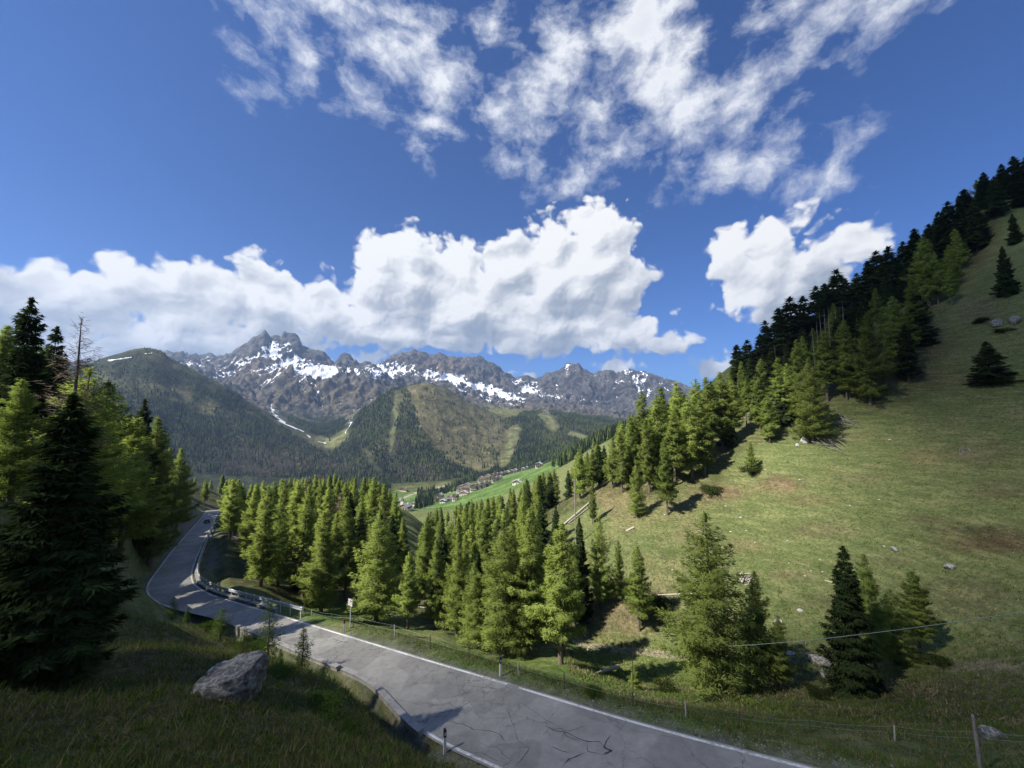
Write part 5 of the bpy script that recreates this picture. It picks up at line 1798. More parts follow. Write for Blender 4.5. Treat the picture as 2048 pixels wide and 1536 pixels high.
pole('tall_stake', 1266, 1400, 1290, 24, 0.028, M_POSTD, 'thin tall dark stake in front of the bushy young larch', 'stake', 0.02, True)
pole('utility_pole', 1152, 1075, 960, 92, 0.16, M_SNAG, 'grey wooden utility pole on the open slope', 'pole', -0.01, True, True)
pole('utility_pole', 908, 1100, 1040, 100, 0.15, M_SNAG, 'grey utility pole between the trees of the gully', 'pole', 0.0, True, True)
pole('weathered_post', 1963, 1545, 1440, 16.5, 0.07, M_SNAG, 'weathered grey wooden post leaning on the shaded verge', 'post', -0.06)
c0, c1 = at(1425, 1294, 39), at(2120, 1212, 22)
s_ = Soup(); tt_ = np.linspace(0, 1, 30)
s_.tube([c0 * (1 - t) + c1 * t + np.array([0, 0, -0.9 * 4 * t * (1 - t) * 0.4]) for t in tt_], np.full(30, 0.022), 5)
link('cable', s_.mesh('cable', M_WIRE), None, label='pale green cable strung across the shaded gully in front of the trees', category='cable')

# ------------------------------------------------------------------ stones
def ico(sub_=3):
    import bmesh
    bm = bmesh.new(); bmesh.ops.create_icosphere(bm, subdivisions=sub_, radius=1.0)
    v = np.array([q.co[:] for q in bm.verts]); f = np.array([[w.index for w in t.verts] for t in bm.faces])
    bm.free()
    return v, f


def stone_mat(name, lo, hi, lichen):
    m, N, b, _ = material(name, 0.95, 0.15)
    pos = N.n('ShaderNodeNewGeometry').outputs['Position']
    n = N.noise(pos, 1.6, 8, 0.72)
    l = N.mapr(N.noise(pos, 4.2, 8, 0.75), 0.47, 0.56, 0, 1)
    dk = N.mapr(N.noise(pos, 2.6, 7, 0.7), 0.56, 0.66, 0, 0.8)
    c = N.ramp(n, [(0.3, lo), (0.7, hi)])
    c = N.mix(N.math('MULTIPLY', l, 0.8), c, lichen)
    c = N.mix(dk, c, (0.05, 0.05, 0.048))
    N.set(b.inputs['Base Color'], c)
    bump(N, b, N.math('ADD', N.noise(pos, 5, 8, 0.75), N.math('MULTIPLY', N.noise(pos, 24, 4, 0.7), 0.3)), 0.9, 0.12)
    return m


M_STONE = stone_mat('lichened_stone', (0.10, 0.097, 0.088), (0.21, 0.205, 0.19), (0.46, 0.45, 0.42))
M_LIME = stone_mat('pale_stone', (0.30, 0.29, 0.27), (0.46, 0.45, 0.42), (0.55, 0.54, 0.52))


def rock_mesh(seed, planes=9, rough=0.10, sub_=4):
    g = np.random.default_rng(seed)
    v, f = ico(sub_)
    for _ in range(planes):
        n = g.normal(size=3); n /= np.linalg.norm(n)
        d = g.uniform(0.55, 0.9)
        e = v @ n - d
        v = v - np.outer(np.maximum(e, 0) * 0.92, n)
    nn = fbm(v[:, 0] * 2.1 + seed, v[:, 1] * 2.1 + v[:, 2] * 1.7, 5, seed) + 0.5 * fbm(v[:, 2] * 5 + 3, v[:, 0] * 5 - v[:, 1] * 4, 4, seed + 3)
    return v * (1 + rough * nn)[:, None], f


# the boulder on the near slope: flat topped, drawn out to one side
bp = hit(455, 1395, 6, 40)
v, f = rock_mesh(5, 0, 0.0, 5)
x, y, z = v.T
X_ = x * 1.50; Y_ = y * 0.95; Z_ = z * 1.0
Z_ = np.minimum(Z_, 0.55 + 0.10 * X_)                       # slanting flat top
gb = np.random.default_rng(41)
for _ in range(13):                                         # broken faces round the sides
    nb_ = gb.normal(size=3) * [1, 1, 0.45]; nb_ /= np.linalg.norm(nb_)
    db = gb.uniform(0.62, 0.9) * (abs(nb_[0]) * 1.5 + abs(nb_[1]) * 0.95 + abs(nb_[2]) * 0.8) ** 0.9
    eb = np.maximum(X_ * nb_[0] + Y_ * nb_[1] + Z_ * nb_[2] - db * 0.86, 0)
    X_, Y_, Z_ = X_ - eb * nb_[0] * 0.9, Y_ - eb * nb_[1] * 0.9, Z_ - eb * nb_[2] * 0.9
Z_ = np.where(X_ < 0, Z_ * (1 - 0.42 * np.clip(-X_ / 1.5, 0, 1)) , Z_)
low = np.clip(-Z_, 0, 1)
X_ = X_ * (1 - 0.42 * low) + 0.12 * low
nn = fbm(x * 2.2 + 3, y * 2.2 + z * 1.9, 6, 15)
n2_ = ridged(x * 3.1 + z * 2, y * 2.1 + z * 2.6, 4, 19)
ks = 1 + 0.12 * nn - 0.10 * (n2_ - 0.4)
vb = np.column_stack([X_, Y_, Z_]) * ks[:, None]
o = link('boulder', mesh_np('boulder', vb, f, [M_STONE], True), None, label='big grey lichened flat topped boulder lying on the near slope', category='boulder')
dep = float(to_pix(*bp)[2]); sc = 82.0 / FPX * dep / 1.5
o.scale = (sc, sc, sc * 0.98); o.location = (bp[0] - 0.15, bp[1] + 0.5, bp[2] + 0.22 * sc); o.rotation_euler = (0.12, -0.10, 0.10)

ROCKM = [mesh_np('rock_%s' % c, *rock_mesh(30 + i, 9, 0.12, 3), [M_LIME if i % 2 else M_STONE], False) for i, c in enumerate('abcdef')]


def rock(px, py, wpx, label, m, flat=0.6, group=None, name='rock', cat='rock'):
    b = hit(px, py, 10, 400)
    dep = float(to_pix(*b)[2])
    s = wpx / 2 / FPX * dep
    o = link(name, ROCKM[m], None, label=label, category=cat, group=group)
    o.location = b + np.array([0, 0, s * flat * 0.25]); o.scale = (s, s * 0.85, s * flat); o.rotation_euler = (rng.normal(0, .15), rng.normal(0, .15), rng.random() * 6)


rock(1790, 1100, 16, 'grey rock alone on the open meadow above the dark pointed spruce', 0)
rock(1768, 1094, 9, 'small grey stone beside the lone rock on the meadow', 0)
rock(1556, 1243, 15, 'pale flat stone on the slope beside the broad shaded larch', 3)
rock(1600, 1222, 12, 'pale stone sunk in the grass uphill of the flat stone', 3)
rock(1660, 1365, 36, 'tall grey rock against the foot of the dark pointed spruce', 0, 1.3)
rock(1640, 1325, 46, 'broad mossy rock ledge above the dark pointed spruce', 2, 0.5)
rock(1575, 1307, 26, 'white streaked stones at the lip of the gully bank', 1, 0.4)
rock(1985, 1475, 44, 'grey boulder half sunk behind the weathered post', 4, 0.7)
rock(2030, 645, 20, 'grey rock outcrop on the upper meadow', 0, 1.1)
rock(1992, 650, 24, 'dark rock ledge under the brow of the upper meadow', 2, 1.0)
shrub_later = [(1965, 645, 30, 0.7, 'dark scrub above the rock ledge on the upper meadow', 1), (2005, 665, 36, 0.5, 'low scrub under the rock outcrop on the upper meadow', 2)]
rock(1608, 884, 15, 'white rock face below the full larch on the slope', 1, 1.2)
rock(1624, 872, 11, 'upper white rock in the cluster on the slope', 3, 1.0)
rock(1594, 892, 9, 'lower white rock in the cluster on the slope', 5, 1.0)
rock(1900, 1135, 22, 'weathered stone lying in the dry grass near the bare soil strip', 4, 0.6)
for i, (px, py, w) in enumerate([(1452, 1013, 6), (1482, 1036, 7), (1492, 1062, 5), (1440, 1066, 5), (1461, 1064, 5), (1510, 1085, 4), (1575, 1082, 5), (1640, 1120, 5), (1622, 1142, 4), (1577, 1126, 4), (1700, 1012, 5), (1758, 1000, 5), (1610, 1152, 5), (1645, 1144, 4), (1720, 1160, 5), (1400, 1128, 5), (1345, 1140, 5), (1380, 1010, 5), (1330, 1030, 5), (1530, 940, 5), (1600, 960, 5), (1780, 880, 6), (1850, 850, 5), (1178, 1296, 5), (1170, 1272, 5), (1176, 1300, 6)]):
    rock(px, py, w, 'small pale stone scattered on the sunny slope', 1 + 2 * (i % 3), 0.6, 'pale stones scattered on the slope', 'stone', 'stone')

# ------------------------------------------------------------------ timber lying about
def log_between(name, p0, p1, r0, r1, mat, label, cat='log', t0=10, lift=0.0, group=None, stubs=0):
    a, b = hit(*p0, t0, 400), hit(*p1, t0, 400)
    a = a + np.array([0, 0, r0 * 0.7 + lift]); b = b + np.array([0, 0, r1 * 0.7 + lift])
    n = 7
    pts = [a * (1 - t) + b * t for t in np.linspace(0, 1, n)]
    s_ = Soup(); s_.tube(pts, np.linspace(r0, r1, n), 8)
    c = (a + b) / 2
    d = (b - a); L = np.linalg.norm(d); d = d / L
    for q in range(stubs):
        t = rng.random(); p = a * (1 - t) + b * t
        e = rng.normal(size=3); e -= d * (e @ d) * 0.6; e /= np.linalg.norm(e); e[2] = abs(e[2])
        s_.tube([p, p + e * rng.uniform(0.3, 0.12 * L + 0.3)], [r1 * 0.45, r1 * 0.1], 4)
    me = s_.mesh(name, mat)
    return link(name, me, None, label=label, category=cat, group=group)


log_between('fallen_log', (1296, 1192), (1392, 1188), 0.10, 0.16, M_DRIFT, 'long pale stripped trunk lying above the brown bank')
log_between('fallen_pole', (836, 1226), (884, 1234), 0.12, 0.08, M_DRIFT, 'white stripped pole lying between the gully larches', 'pole', 10, 0.9)
log_between('fallen_log', (1192, 1350), (1236, 1338), 0.10, 0.26, M_DRIFT, 'weathered trunk with a root end lying on the bright grass of the gully', 'log', 30, 0.1, None, 6)
log_between('fallen_log', (1252, 1064), (1268, 1056), 0.25, 0.25, M_DRIFT, 'short white log on the open slope beside the crooked larch')
log_between('fallen_log', (1650, 1162), (1665, 1166), 0.10, 0.10, M_DRIFT, 'white plank lying on the meadow left of the dark pointed spruce')
log_between('fallen_log', (1487, 1172), (1518, 1162), 0.09, 0.07, M_DRIFT, 'thin pole lying below the heap of branches')
log_between('fallen_log', (1128, 1050), (1188, 998), 0.28, 0.18, M_DRIFT, 'long felled trunk lying straight down the slope beside the utility pole')
log_between('fallen_log', (1136, 1048), (1196, 1002), 0.20, 0.12, M_SNAG, 'second greyer trunk lying alongside the long felled trunk', 'log', 10, 0, None, 3)
log_between('fallen_log', (1370, 1085), (1412, 1052), 0.14, 0.10, M_SNAG, 'thin grey trunk lying behind the tip of the big broad larch', 'log', 60)


def heap(name, px, py, wpx, n, L, r, label, mat, slope=(1, 0.3)):
    b = hit(px, py, 20, 400)
    dep = float(to_pix(*b)[2]); w = wpx / FPX * dep
    root = empty(name, b, label, 'branches')
    for i in range(n):
        o_ = np.array([rng.normal(0, w * 0.22), rng.normal(0, w * 0.2), rng.uniform(0.05, w * 0.16)])
        a_ = math.atan2(slope[1], slope[0]) + rng.normal(0, 0.5)
        d = np.array([math.cos(a_), math.sin(a_), 0.0]) * L * rng.uniform(0.4, 1.0)
        p0, p1 = b + o_ - d / 2, b + o_ + d / 2
        p0[2] = gz(p0[0], p0[1]) + o_[2]; p1[2] = gz(p1[0], p1[1]) + o_[2] + rng.uniform(-0.1, 0.4)
        s_ = Soup(); s_.tube([p0 - b, (p0 + p1) / 2 - b + np.array([0, 0, rng.uniform(-.05, .15)]), p1 - b], np.array([1, .8, .45]) * r * rng.uniform(0.6, 1.3), 6)
        link('branch', s_.mesh('branch', mat if i % 3 else M_SNAG), root)


heap('log_heap', 1492, 1160, 34, 16, 2.2, 0.10, 'heap of sawn logs and branches on the slope behind the big broad larch', M_DRIFT, (1, 0.5))
heap('brushwood_heap', 1658, 890, 60, 26, 5.5, 0.07, 'grey heap of dead branches spilling down the slope under the upper wood', M_SNAG, (0.35, -1))
heap('brushwood_heap', 1690, 850, 36, 14, 5.5, 0.08, 'upper heap of bare branches at the edge of the upper wood', M_SNAG, (0.5, -1))
heap('brushwood_heap', 1548, 752, 50, 16, 5.0, 0.08, 'brown fallen branches in the gap of the upper wood', M_DRIFT, (1, 0.3))
heap('brushwood_heap', 1925, 905, 24, 8, 3.0, 0.06, 'small pile of dead branches on the brown patch of the meadow', M_SNAG, (0.5, 1))
heap('brushwood_heap', 478, 1080, 26, 12, 3.0, 0.07, 'felled brush beside the guardrail at the start of the knoll wood', M_SNAG, (1, 0.4))

# ------------------------------------------------------------------ shrubs
def shrub_mesh(seed, n=2600, leaf=0.11):
    g = np.random.default_rng(seed)
    s_ = Soup(); P_ = []; D_ = []
    for k in range(16):
        a = g.random() * 6.283; t = g.uniform(0.2, 1.0)
        e = np.array([math.cos(a) * t, math.sin(a) * t, g.uniform(0.35, 1.0) * (1.05 - 0.5 * t)])
        m = e * 0.5 + np.array([0, 0, 0.12])
        s_.tube([(0, 0, -0.1), m, e], [0.03, 0.02, 0.006], 4)
        q = n // 16
        u = g.random(q) ** 0.6
        p = np.outer(1 - u, m) + np.outer(u, e) + g.normal(0, 0.14, (q, 3))
        P_.append(p); D_.append(g.normal(size=(q, 3)) + e * 0.7)
    p = np.vstack(P_); p[:, 2] = np.maximum(p[:, 2], 0.0)
    v = needles(p, np.vstack(D_), leaf * g.uniform(.6, 1.2, len(p)), leaf * 0.5 * g.uniform(.7, 1.2, len(p)), g)
    return s_, v


SHR = []
for i in range(3):
    s_, v = shrub_mesh(400 + i)
    SHR.append((s_.mesh('shrub_stems', M_BARKS), mesh_np('shrub_leaves', v, np.arange(len(v)).reshape(-1, 3), [M_BUSH if i else M_HERB], False)))


def shrub(px, py, wpx, hk, label, m, group=None):
    b = hit(px, py, 8, 400)
    dep = float(to_pix(*b)[2]); s = wpx / 2 / FPX * dep
    root = empty('shrub', b, label, 'shrub', group, rng.random() * 6, (s, s, s * hk))
    link('stems', SHR[m][0], root); link('leaves', SHR[m][1], root)


shrub(1315, 1225, 80, 0.8, 'dark brown thicket beside the sunlit larch on the brown bank', 1)
shrub(1215, 1180, 60, 0.6, 'dark scrub at the foot of the full larch above the bank', 1)
shrub(1505, 945, 46, 0.6, 'low dark green shrub on the slope below the upper wood', 2)
shrub(1330, 1385, 60, 0.8, 'dark leafy shrub right of the bushy young larch', 1)
shrub(1190, 1390, 46, 0.6, 'small green shrub on the edge of the gully', 0)
shrub(1880, 1330, 60, 0.5, 'dark scrub on the bank behind the short shaded larch', 1)
shrub(1640, 1395, 60, 0.5, 'low scrub at the foot of the mossy rock ledge', 2)
shrub(640, 1420, 100, 0.4, 'leafy green weeds on the near slope under the wall', 0)
shrub(560, 1350, 70, 0.4, 'low green growth beside the boulder', 0)
shrub(690, 1470, 80, 0.35, 'trailing green growth near the end of the wall', 0)
shrub(410, 1262, 60, 0.6, 'green bush against the wall end by the bend', 0)
shrub(500, 1300, 50, 0.4, 'grassy bush between the young larches on the near slope', 0)
shrub(210, 1215, 70, 0.9, 'dusky bush beside the huge black spruce', 1)
shrub(385, 1090, 30, 0.9, 'green bush inside the road above the bend', 0) if False else None
shrub(1100, 1075, 40, 0.6, 'dark scrub under the ridge wood at the top of the bare strip', 1)
shrub(1420, 985, 60, 0.5, 'shadowy scrub at the corner of the ridge wood', 1)
shrub(1770, 750, 60, 0.5, 'brown scrub beside the broad yellow green larch', 1)

for q_ in shrub_later:
    shrub(*q_)

# ------------------------------------------------------------------ the car on the far stretch
def car():
    b = on_road(414, 1046)
    b = np.array([b[0], b[1], road_z(b[0], b[1])])
    yaw = math.atan2(D2[1], D2[0]) - math.pi / 2
    root = empty('car', b, 'small dark car with a pale roof driving away on the far stretch of road', 'car', None, yaw)
    root.rotation_euler[0] = -math.atan(S2)
    M_BODY = plain('dark_car_paint', (0.045, 0.048, 0.055), 0.3, 0.6, 0.03)
    M_ROOF = plain('pale_car_roof', (0.45, 0.46, 0.47), 0.3, 0.6, 0.03)
    M_GLASS = plain('car_glass', (0.02, 0.025, 0.03), 0.08, 0.7, 0.02)
    M_TYRE = plain('tyre_rubber', (0.02, 0.02, 0.02), 0.9, 0.1, 0.05)
    M_RIM = plain('wheel_rim', (0.5, 0.5, 0.5), 0.35, 0.5, 0.05)
    M_LAMP = plain('tail_lamp_red', (0.25, 0.012, 0.012), 0.3, 0.5, 0.05)

    def loft(prof, hw_lo, hw_hi, mat, name, parent):
        # prof: (y, z) outline of the side; narrower towards the top
        n = len(prof)
        zs = [z for _, z in prof]; z0, z1 = min(zs), max(zs)
        v = []
        for s in (-1, 1):
            for y, z in prof:
                w = hw_lo + (hw_hi - hw_lo) * (z - z0) / (z1 - z0)
                v.append((s * w, y, z))
        f4 = np.array([(i, (i + 1) % n, n + (i + 1) % n, n + i) for i in range(n)])
        v = np.array(v)
        c0 = len(v); v = np.vstack([v, v[:n].mean(0), v[n:].mean(0)])
        f3 = np.array([(c0, (i + 1) % n, i) for i in range(n)] + [(c0 + 1, n + i, n + (i + 1) % n) for i in range(n)])
        return link(name, mesh_np(name, v, [f4, f3], [mat], False), parent)
    body = loft([(-2.0, 0.30), (-2.05, 0.60), (-1.98, 0.88), (-0.9, 0.95), (0.9, 0.90), (1.85, 0.72), (2.0, 0.50), (1.95, 0.28)], 0.86, 0.80, M_BODY, 'body', root)
    loft([(-1.85, 0.93), (-1.45, 1.36), (-1.2, 1.42), (0.1, 1.42), (0.45, 1.34), (1.05, 0.90)], 0.76, 0.58, M_GLASS, 'cabin_glass', root)
    loft([(-1.38, 1.40), (-1.2, 1.455), (0.05, 1.455), (0.38, 1.385)], 0.62, 0.56, M_ROOF, 'roof', root)
    for sx in (-1, 1):
        for sy in (-1.25, 1.28):
            s_ = Soup(); s_.tube([(sx * 0.70, sy, 0.31), (sx * 0.86, sy, 0.31)], [0.31, 0.31], 16)
            w_ = link('wheel', s_.mesh('wheel', M_TYRE), root)
            s_ = Soup(); s_.tube([(sx * 0.84, sy, 0.31), (sx * 0.872, sy, 0.31)], [0.19, 0.17], 12); s_.tube([(sx * 0.868, sy, 0.31), (sx * 0.875, sy, 0.31)], [0.17, 0.01], 12)
            link('rim', s_.mesh('rim', M_RIM), w_)
        s_ = Soup(); s_.box((sx * 0.66, -2.04, 0.74), (0.26, 0.06, 0.16)); link('tail_light', s_.mesh('tail_light', M_LAMP, False), root)
        s_ = Soup(); s_.box((sx * 0.92, 0.62, 0.98), (0.18, 0.08, 0.13)); link('wing_mirror', s_.mesh('wing_mirror', M_BODY, False), root)
    s_ = Soup(); s_.box((0, -2.06, 0.62), (0.5, 0.03, 0.12)); link('number_plate', s_.mesh('number_plate', M_WHITE, False), root)


car()
# ------------------------------------------------------------------ the village in the valley
M_RENDER = [plain('white_render', (0.72, 0.70, 0.66), 0.9, 0.1, 0.08, 0.4), plain('cream_render', (0.62, 0.52, 0.38), 0.9, 0.1, 0.08, 0.4), plain('orange_render', (0.44, 0.31, 0.20), 0.9, 0.1, 0.08, 0.4)]
M_TIMB = [plain('brown_timber', (0.115, 0.09, 0.072), 0.9, 0.1, 0.2, 0.8), plain('light_timber', (0.23, 0.185, 0.145), 0.9, 0.1, 0.2, 0.8)]
M_ROOFS = [plain('grey_shingle_roof', (0.22, 0.22, 0.23), 0.85, 0.2, 0.2, 0.8), plain('brown_roof', (0.14, 0.12, 0.105), 0.85, 0.2, 0.2, 0.8), plain('pale_metal_roof', (0.42, 0.43, 0.44), 0.5, 0.4, 0.1, 0.8)]
M_PANE = plain('dark_window', (0.03, 0.035, 0.04), 0.2, 0.6, 0.05)


def house(px, py, w, d, h, rot, wall_m, timb_m, roof_m, label, floors=3, timber_from=0.62, group='houses of the village', name='house'):
    b = hit(px, py, 430, 1400)
    b[2] -= 0.6
    root = empty(name, b, label, 'house', group, rot)
    s_ = Soup(); s_.box((0, 0, h * timber_from / 2 - 0.5), (w, d, h * timber_from + 1)); link('wall', s_.mesh('house_wall', wall_m, False), root)
    s_ = Soup(); s_.box((0, 0, h * (timber_from + 1) / 2 + 0.002), (w + 0.15, d + 0.15, h * (1 - timber_from) - 0.01))
    gh = w * 0.24
    v = np.array([(-w / 2, -d / 2, h), (w / 2, -d / 2, h), (0, -d / 2, h + gh), (-w / 2, d / 2, h), (w / 2, d / 2, h), (0, d / 2, h + gh)])
    s_.add(v, [(0, 1, 2), (3, 5, 4)])
    link('upper_storey', s_.mesh('house_upper', timb_m, False), root)
    e = 0.9; t = 0.35
    s_ = Soup()
    for sx in (-1, 1):
        x0, z0 = sx * (w / 2 + e), h - e * 2 * gh / w
        v = [(0, -d / 2 - e, h + gh + 0.02), (x0, -d / 2 - e, z0), (x0, d / 2 + e, z0), (0, d / 2 + e, h + gh + 0.02)]
        v = np.array(v + [(a, b_, c + t) for a, b_, c in v])
        s_.add(v, [(0, 1, 2, 3), (7, 6, 5, 4), (0, 4, 5, 1), (1, 5, 6, 2), (2, 6, 7, 3), (3, 7, 4, 0)])
    roof = link('roof', s_.mesh('house_roof', roof_m, False), root)
    s_ = Soup(); s_.box((w * 0.2, d * 0.15, h + gh * 0.9), (0.8, 0.8, 2.0)); link('chimney', s_.mesh('chimney', wall_m, False), roof)
    n = max(2, int(w / 3.2))
    wm = Soup(); wm.box((0, 0, 0), (1.3, 0.16, 1.4)); wme = wm.mesh('window', M_PANE, False)
    wm = Soup(); wm.box((0, 0, 0), (0.16, 1.3, 1.4)); wms = wm.mesh('window_side', M_PANE, False)
    for fl in range(floors):
        z = 1.4 + fl * (h - 0.6) / floors
        o_ = 0.075 if z > h * timber_from else 0
        for i in range(n):
            o = link('window', wme, root); o.location = ((i + 0.5) / n * w - w / 2, -d / 2 - o_, z)
        for i in range(max(2, int(d / 4))):
            o = link('window', wms, root); o.location = (-w / 2 - o_, (i + 0.5) / max(2, int(d / 4)) * d - d / 2, z)
    if floors > 1:
        for fl in range(1, floors):
            s_ = Soup(); s_.box((0, -d / 2 - 0.7, 0.4 + fl * (h - 0.6) / floors), (w * 0.9, 1.15, 0.9)); link('balcony', s_.mesh('balcony', M_TIMB[0], False), root)
    return root


R_, T_, F_ = M_RENDER, M_TIMB, M_ROOFS
HS = [
    (880, 998, 12, 11, 9, .3, 0, 0, 0, 'brown timber chalet on a white base at the lower end of the village'), (872, 1003, 9, 8, 6, .2, 0, 0, 1, 'small low white house at the very bottom of the village'), (893, 1003, 11, 9, 6, -.1, 0, 0, 0, 'low white house left of the white tower house'),
    (901, 1001, 10, 10, 7, .2, 0, 1, 0, 'grey roofed white house touching the white tower house'), (911, 1001, 8, 8, 10, .1, 0, 0, 1, 'narrow white tower house at the foot of the green slope'), (886, 1006, 9, 8, 5, .4, 0, 0, 2, 'pale low outbuilding in front of the timber chalet'),
    (922, 985, 14, 12, 12, .35, 0, 1, 0, 'grey roofed end wing of the big hotel'), (934, 984, 20, 13, 13, .35, 2, 1, 0, 'big hotel with an orange front and grey roof'), (948, 982, 12, 12, 11, .3, 0, 0, 1, 'brown balconied house beside the big hotel'),
    (957, 979, 12, 11, 10, .2, 0, 0, 0, 'chalet with dark balconies in the middle row'), (966, 976, 12, 11, 9, .3, 0, 0, 1, 'dark roofed chalet in the middle row'), (975, 972, 11, 10, 8, .25, 0, 0, 1, 'last chalet of the middle row by the meadow'), (928, 990, 15, 9, 5, .35, 1, 1, 2, 'flat pale annex below the big hotel'),
    (962, 963, 13, 11, 10, .3, 0, 1, 0, 'pale hotel block at the start of the upper row'), (975, 961, 15, 12, 12, .3, 2, 1, 0, 'tall orange and timber house in the upper row'), (985, 957, 12, 11, 10, .3, 0, 0, 1, 'brown chalet right of the tall orange house'),
    (993, 955, 12, 11, 10, .25, 0, 0, 1, 'chalet crowded in the thick of the upper row'), (1001, 953, 12, 11, 9, .3, 0, 0, 0, 'grey roofed chalet of the upper row'), (1008, 951, 11, 10, 9, .3, 0, 0, 1, 'dark chalet near the end of the upper row'),
    (1015, 949, 11, 10, 8, .3, 0, 1, 2, 'white house with a pale roof in the upper row'), (1022, 947, 11, 9, 8, .3, 0, 0, 0, 'white walled chalet closing the upper row'), (990, 963, 11, 10, 8, .3, 0, 0, 1, 'timber chalet in front of the upper row'),
    (999, 960, 10, 10, 7, .3, 0, 0, 0, 'low chalet in front of the upper row beside the meadow'), (1030, 944, 12, 9, 7, .3, 0, 1, 2, 'pale house a little apart above the upper row'), (1046, 940, 9, 8, 6, .3, 0, 1, 2, 'small white house left of a pair on the meadow brow'), (1053, 938, 9, 8, 6, .2, 0, 0, 2, 'second small white house of a pair on the meadow brow'),
    (1078, 935, 12, 10, 8, .25, 0, 0, 2, 'white chalet alone high on the green slope'), (1034, 968, 12, 8, 4, .3, 0, 1, 2, 'low white barn alone in the middle of the green slope'),
    (808, 983, 18, 9, 5, .15, 1, 0, 1, 'brown hay barn alone on the valley meadow'), (811, 1023, 10, 9, 7, .2, 0, 1, 0, 'white house at the dark spur edge'), (829, 1012, 9, 8, 5, .2, 0, 1, 2, 'small white hut among the trees below the valley track'),
]
for (px, py, w, d, h, rot, a, b_, c, lab) in HS:
    house(px, py, w, d, h, -0.5 + rot, R_[a], T_[b_], F_[c], lab, 1 if h < 5.5 else (2 if h < 8 else 3))
# slim white church tower beside the white house at the spur edge
cb = hit(804, 1019, 430, 1400)
ct = empty('church_tower', cb, 'slim white tower beside the white house at the dark spur edge', 'tower')
s_ = Soup(); s_.box((0, 0, 4.5), (3, 3, 11)); link('shaft', s_.mesh('tower_shaft', R_[0], False), ct)
s_ = Soup(); s_.add(np.array([(-1.9, -1.9, 10), (1.9, -1.9, 10), (1.9, 1.9, 10), (-1.9, 1.9, 10), (0, 0, 14.5)]), [(0, 1, 4), (1, 2, 4), (2, 3, 4), (3, 0, 4)]); link('spire', s_.mesh('tower_spire', F_[1], False), ct)

# ------------------------------------------------------------------ far woods: thousands of trees, one mass
def in_px(px, py, pl):
    return in_poly(px, py, [(float(a), float(b)) for a, b in pl])


gq = np.random.default_rng(77)
NC = 200000
ra = np.sqrt(gq.random(NC) * (3150.0 ** 2 - 470.0 ** 2) + 470.0 ** 2)
aa = np.radians(gq.uniform(-50, 34, NC))
Xt, Yt = ra * np.sin(aa), ra * np.cos(aa)
Zt = base_h(Xt, Yt)
pxt, pyt, dpt = to_pix(Xt, Yt, Zt)
_wb = sstep(1250, 1700, ra)
pxt = pxt + _wb * 14 * fbm(Xt / 110, Yt / 110, 4, 141); pyt = pyt + _wb * 8 * fbm(Xt / 110, Yt / 110, 4, 143)
dens_ = np.zeros(NC)
nz = fbm(Xt / 140, Yt / 140, 4, 201); nz2 = fbm(Xt / 45, Yt / 45, 3, 203)
hi = ra > 1350
dens_ = np.where(hi & in_px(pxt, pyt, [(120, 745), (240, 722), (330, 715), (400, 752), (470, 790), (540, 842), (600, 875), (650, 905), (690, 1000), (100, 1000)]), 0.85 + 0.5 * np.minimum(nz, 0), dens_)
dens_ = np.where(hi & in_px(pxt, pyt, [(240, 722), (290, 696), (335, 706), (400, 752), (330, 740)]), 0.25, dens_)
dens_ -= hi * 0.75 * np.clip(np.exp(-(((pxt - 405) / 75) ** 2 + ((pyt - 812 - (pxt - 405) * .3) / 22) ** 2)) + 0.8 * np.exp(-(((pxt - 345) / 50) ** 2 + ((pyt - 785) / 18) ** 2)) + .7 * np.exp(-(((pxt - 480) / 40) ** 2 + ((pyt - 830) / 12) ** 2)), 0, 1) * (nz2 > -0.2)
dens_ = np.where((ra > 1200) & in_px(pxt, pyt, [(540, 800), (600, 815), (690, 832), (700, 865), (640, 890), (560, 842)]), 0.7 + 0.5 * nz, dens_)
dens_ = np.where((ra > 1200) & in_px(pxt, pyt, [(690, 858), (740, 806), (790, 778), (815, 776), (822, 800), (838, 850), (870, 895), (905, 925), (960, 948), (905, 965), (780, 972), (690, 985), (640, 940), (665, 900)]), 0.95 + 0.5 * np.minimum(nz, 0), dens_)
dens_ = np.where((ra > 1200) & in_px(pxt, pyt, [(818, 776), (900, 778), (950, 808), (1000, 833), (1035, 845), (1000, 930), (950, 940), (880, 905), (840, 850)]), np.clip(0.10 + 1.4 * (nz2 - 0.18) + 0.5 * sstep(850, 930, pyt) * (nz > 0), 0, 0.8), dens_)
dens_ = np.where((ra > 1100) & in_px(pxt, pyt, [(1000, 842), (1040, 832), (1110, 838), (1150, 846), (1240, 852), (1240, 880), (1160, 905), (1100, 922), (1040, 935), (1000, 944), (960, 955), (1005, 925), (1030, 880)]), 0.95 + 0.5 * np.minimum(nz, 0), dens_)
dens_ = np.where((ra > 2000) & in_px(pxt, pyt, [(1040, 826), (1090, 820), (1250, 840), (1250, 856), (1060, 846)]), 0.8, dens_)
dens_ = np.where((ra > 2200) & (pyt < 835) & (pxt > 540) & (pxt < 830), np.clip(0.12 + nz, 0, 0.35), dens_)
for pl, w in [([(795, 790), (786, 850), (780, 905)], 8), ([(1030, 862), (1022, 890), (1008, 925)], 13), ([(640, 880), (665, 892), (690, 868)], 10), ([(545, 806), (543, 822), (556, 838), (575, 850), (604, 868), (650, 890)], 9), ([(745, 800), (720, 815), (700, 845), (692, 868)], 7), ([(1090, 832), (1106, 852)], 13), ([(1140, 868), (1180, 880)], 7), ([(728, 900), (745, 930), (760, 945)], 5)]:
    dens_ = np.where(seg_dist(pxt, pyt, np.array(pl, float)) < w, 0, dens_)
